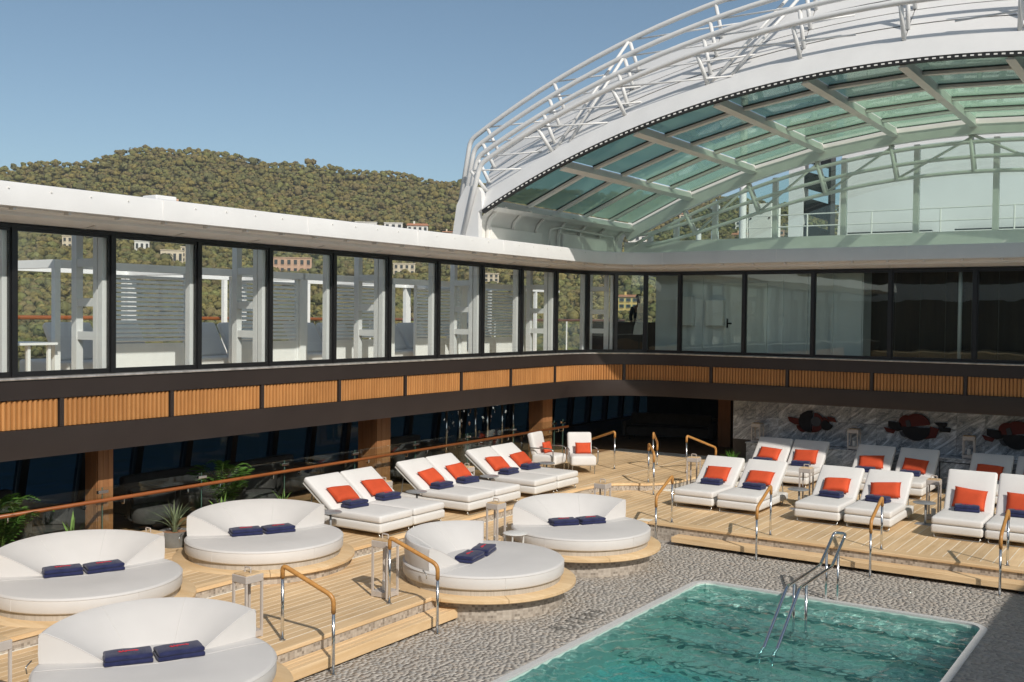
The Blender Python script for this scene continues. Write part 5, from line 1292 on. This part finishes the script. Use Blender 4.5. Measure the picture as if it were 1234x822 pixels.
wood_o = bpy.data.objects.new('hillside_wood', me); col.objects.link(wood_o); wood_o['kind'] = 'stuff'; tag(wood_o, 'dense olive green pine wood covering the hill behind the ship', 'woodland')

# ================================================================== a person standing behind the corner window
def skinned(name, joints, edges, mat, parent, sub=2):
    bm = bmesh.new(); lay = bm.verts.layers.skin.verify(); vs = []
    for i, (p, r) in enumerate(joints):
        v = bm.verts.new(p); v[lay].radius = r if isinstance(r, tuple) else (r, r); v[lay].use_root = (i == 0); vs.append(v)
    for a, b_ in edges: bm.edges.new((vs[a], vs[b_]))
    me = bpy.data.meshes.new(name); bm.to_mesh(me); bm.free(); me.materials.append(M[mat])
    o = bpy.data.objects.new(name, me); col.objects.link(o); o.parent = parent
    o.modifiers.new('skin', 'SKIN'); s_ = o.modifiers.new('smooth', 'SUBSURF'); s_.levels = sub; s_.render_levels = sub
    return o
pe = thing('person', 'person in dark clothes standing behind the corner window', 'person', (-14.25, 28.15, 3.302), R_(40))
J = [((0, 0, .95), (.15, .11)), ((0, 0, 1.15), (.14, .10)), ((0, 0, 1.36), (.17, .10)), ((0, 0, 1.47), .055), ((0, .0, 1.54), .05), ((0, -.01, 1.60), (.075, .09)), ((0, 0, 1.69), (.078, .095)), ((0, 0, 1.76), (.05, .06)),
     ((.19, 0, 1.38), .055), ((.24, .02, 1.12), .042), ((.22, -.10, .92), .033), ((.21, -.14, .83), (.04, .02)), ((-.19, 0, 1.38), .055), ((-.24, .02, 1.12), .042), ((-.22, -.10, .92), .033), ((-.21, -.14, .83), (.04, .02)),
     ((.09, 0, .86), .085), ((.10, -.01, .48), .058), ((.10, .02, .09), .042), ((.11, -.14, .04), (.04, .03)), ((-.09, 0, .86), .085), ((-.10, -.01, .48), .058), ((-.10, .02, .09), .042), ((-.11, -.14, .04), (.04, .03)),
     ((.225, -.16, .77), .011), ((.195, -.165, .755), .010), ((.24, -.13, .785), .010), ((-.225, -.16, .77), .011), ((-.195, -.165, .755), .010), ((-.24, -.13, .785), .010), ((0, -.105, 1.655), .014)]
E_ = [(0, 1), (1, 2), (2, 3), (3, 4), (4, 5), (5, 6), (6, 7), (2, 8), (8, 9), (9, 10), (10, 11), (2, 12), (12, 13), (13, 14), (14, 15), (0, 16), (16, 17), (17, 18), (18, 19), (0, 20), (20, 21), (21, 22), (22, 23), (11, 24), (11, 25), (11, 26), (15, 27), (15, 28), (15, 29), (6, 30)]
skinned('body', J, E_, 'skin', pe)
g_ = lambda r, k: tuple(x+k for x in r) if isinstance(r, tuple) else r+k
skinned('shirt', [(J[i][0], g_(J[i][1], .018)) for i in (0, 1, 2, 8, 9, 12, 13)]+[((.225, -.06, .99), .052), ((-.225, -.06, .99), .052)], [(0, 1), (1, 2), (2, 3), (3, 4), (2, 5), (5, 6), (4, 7), (6, 8)], 'dark_cloth', pe)
skinned('trousers', [(J[i][0], g_(J[i][1], .02)) for i in (0, 16, 17, 18, 20, 21, 22)], [(0, 1), (1, 2), (2, 3), (0, 4), (4, 5), (5, 6)], 'dark_cloth', pe)
MB().lathe([(.092*math.cos(q), 1.70+.105*math.sin(q)) for q in np.linspace(-.1, math.pi/2, 8)], 16, T(0, .018, 0)).build('hair', 'dark_rubber', pe, smooth=True, local=True)

# ================================================================== the air: a thin summer haze round everything
mt = bpy.data.materials.new('haze'); mt.use_nodes = True; nt = mt.node_tree; nt.nodes.clear(); M['haze'] = mt
out_ = nt.nodes.new('ShaderNodeOutputMaterial'); pv = nt.nodes.new('ShaderNodeVolumePrincipled'); pv.inputs['Color'].default_value = (.90, .93, .96, 1); pv.inputs['Density'].default_value = .00021; pv.inputs['Anisotropy'].default_value = .2
nt.links.new(pv.outputs[0], out_.inputs['Volume'])
hz = MB().box(-3100, 3100, -3100, 3100, -15.5, 150).build('haze', 'haze'); hz['kind'] = 'stuff'; tag(hz, 'thin pale summer haze in the air over the hill', 'haze')
sc.cycles.volume_bounces = 0
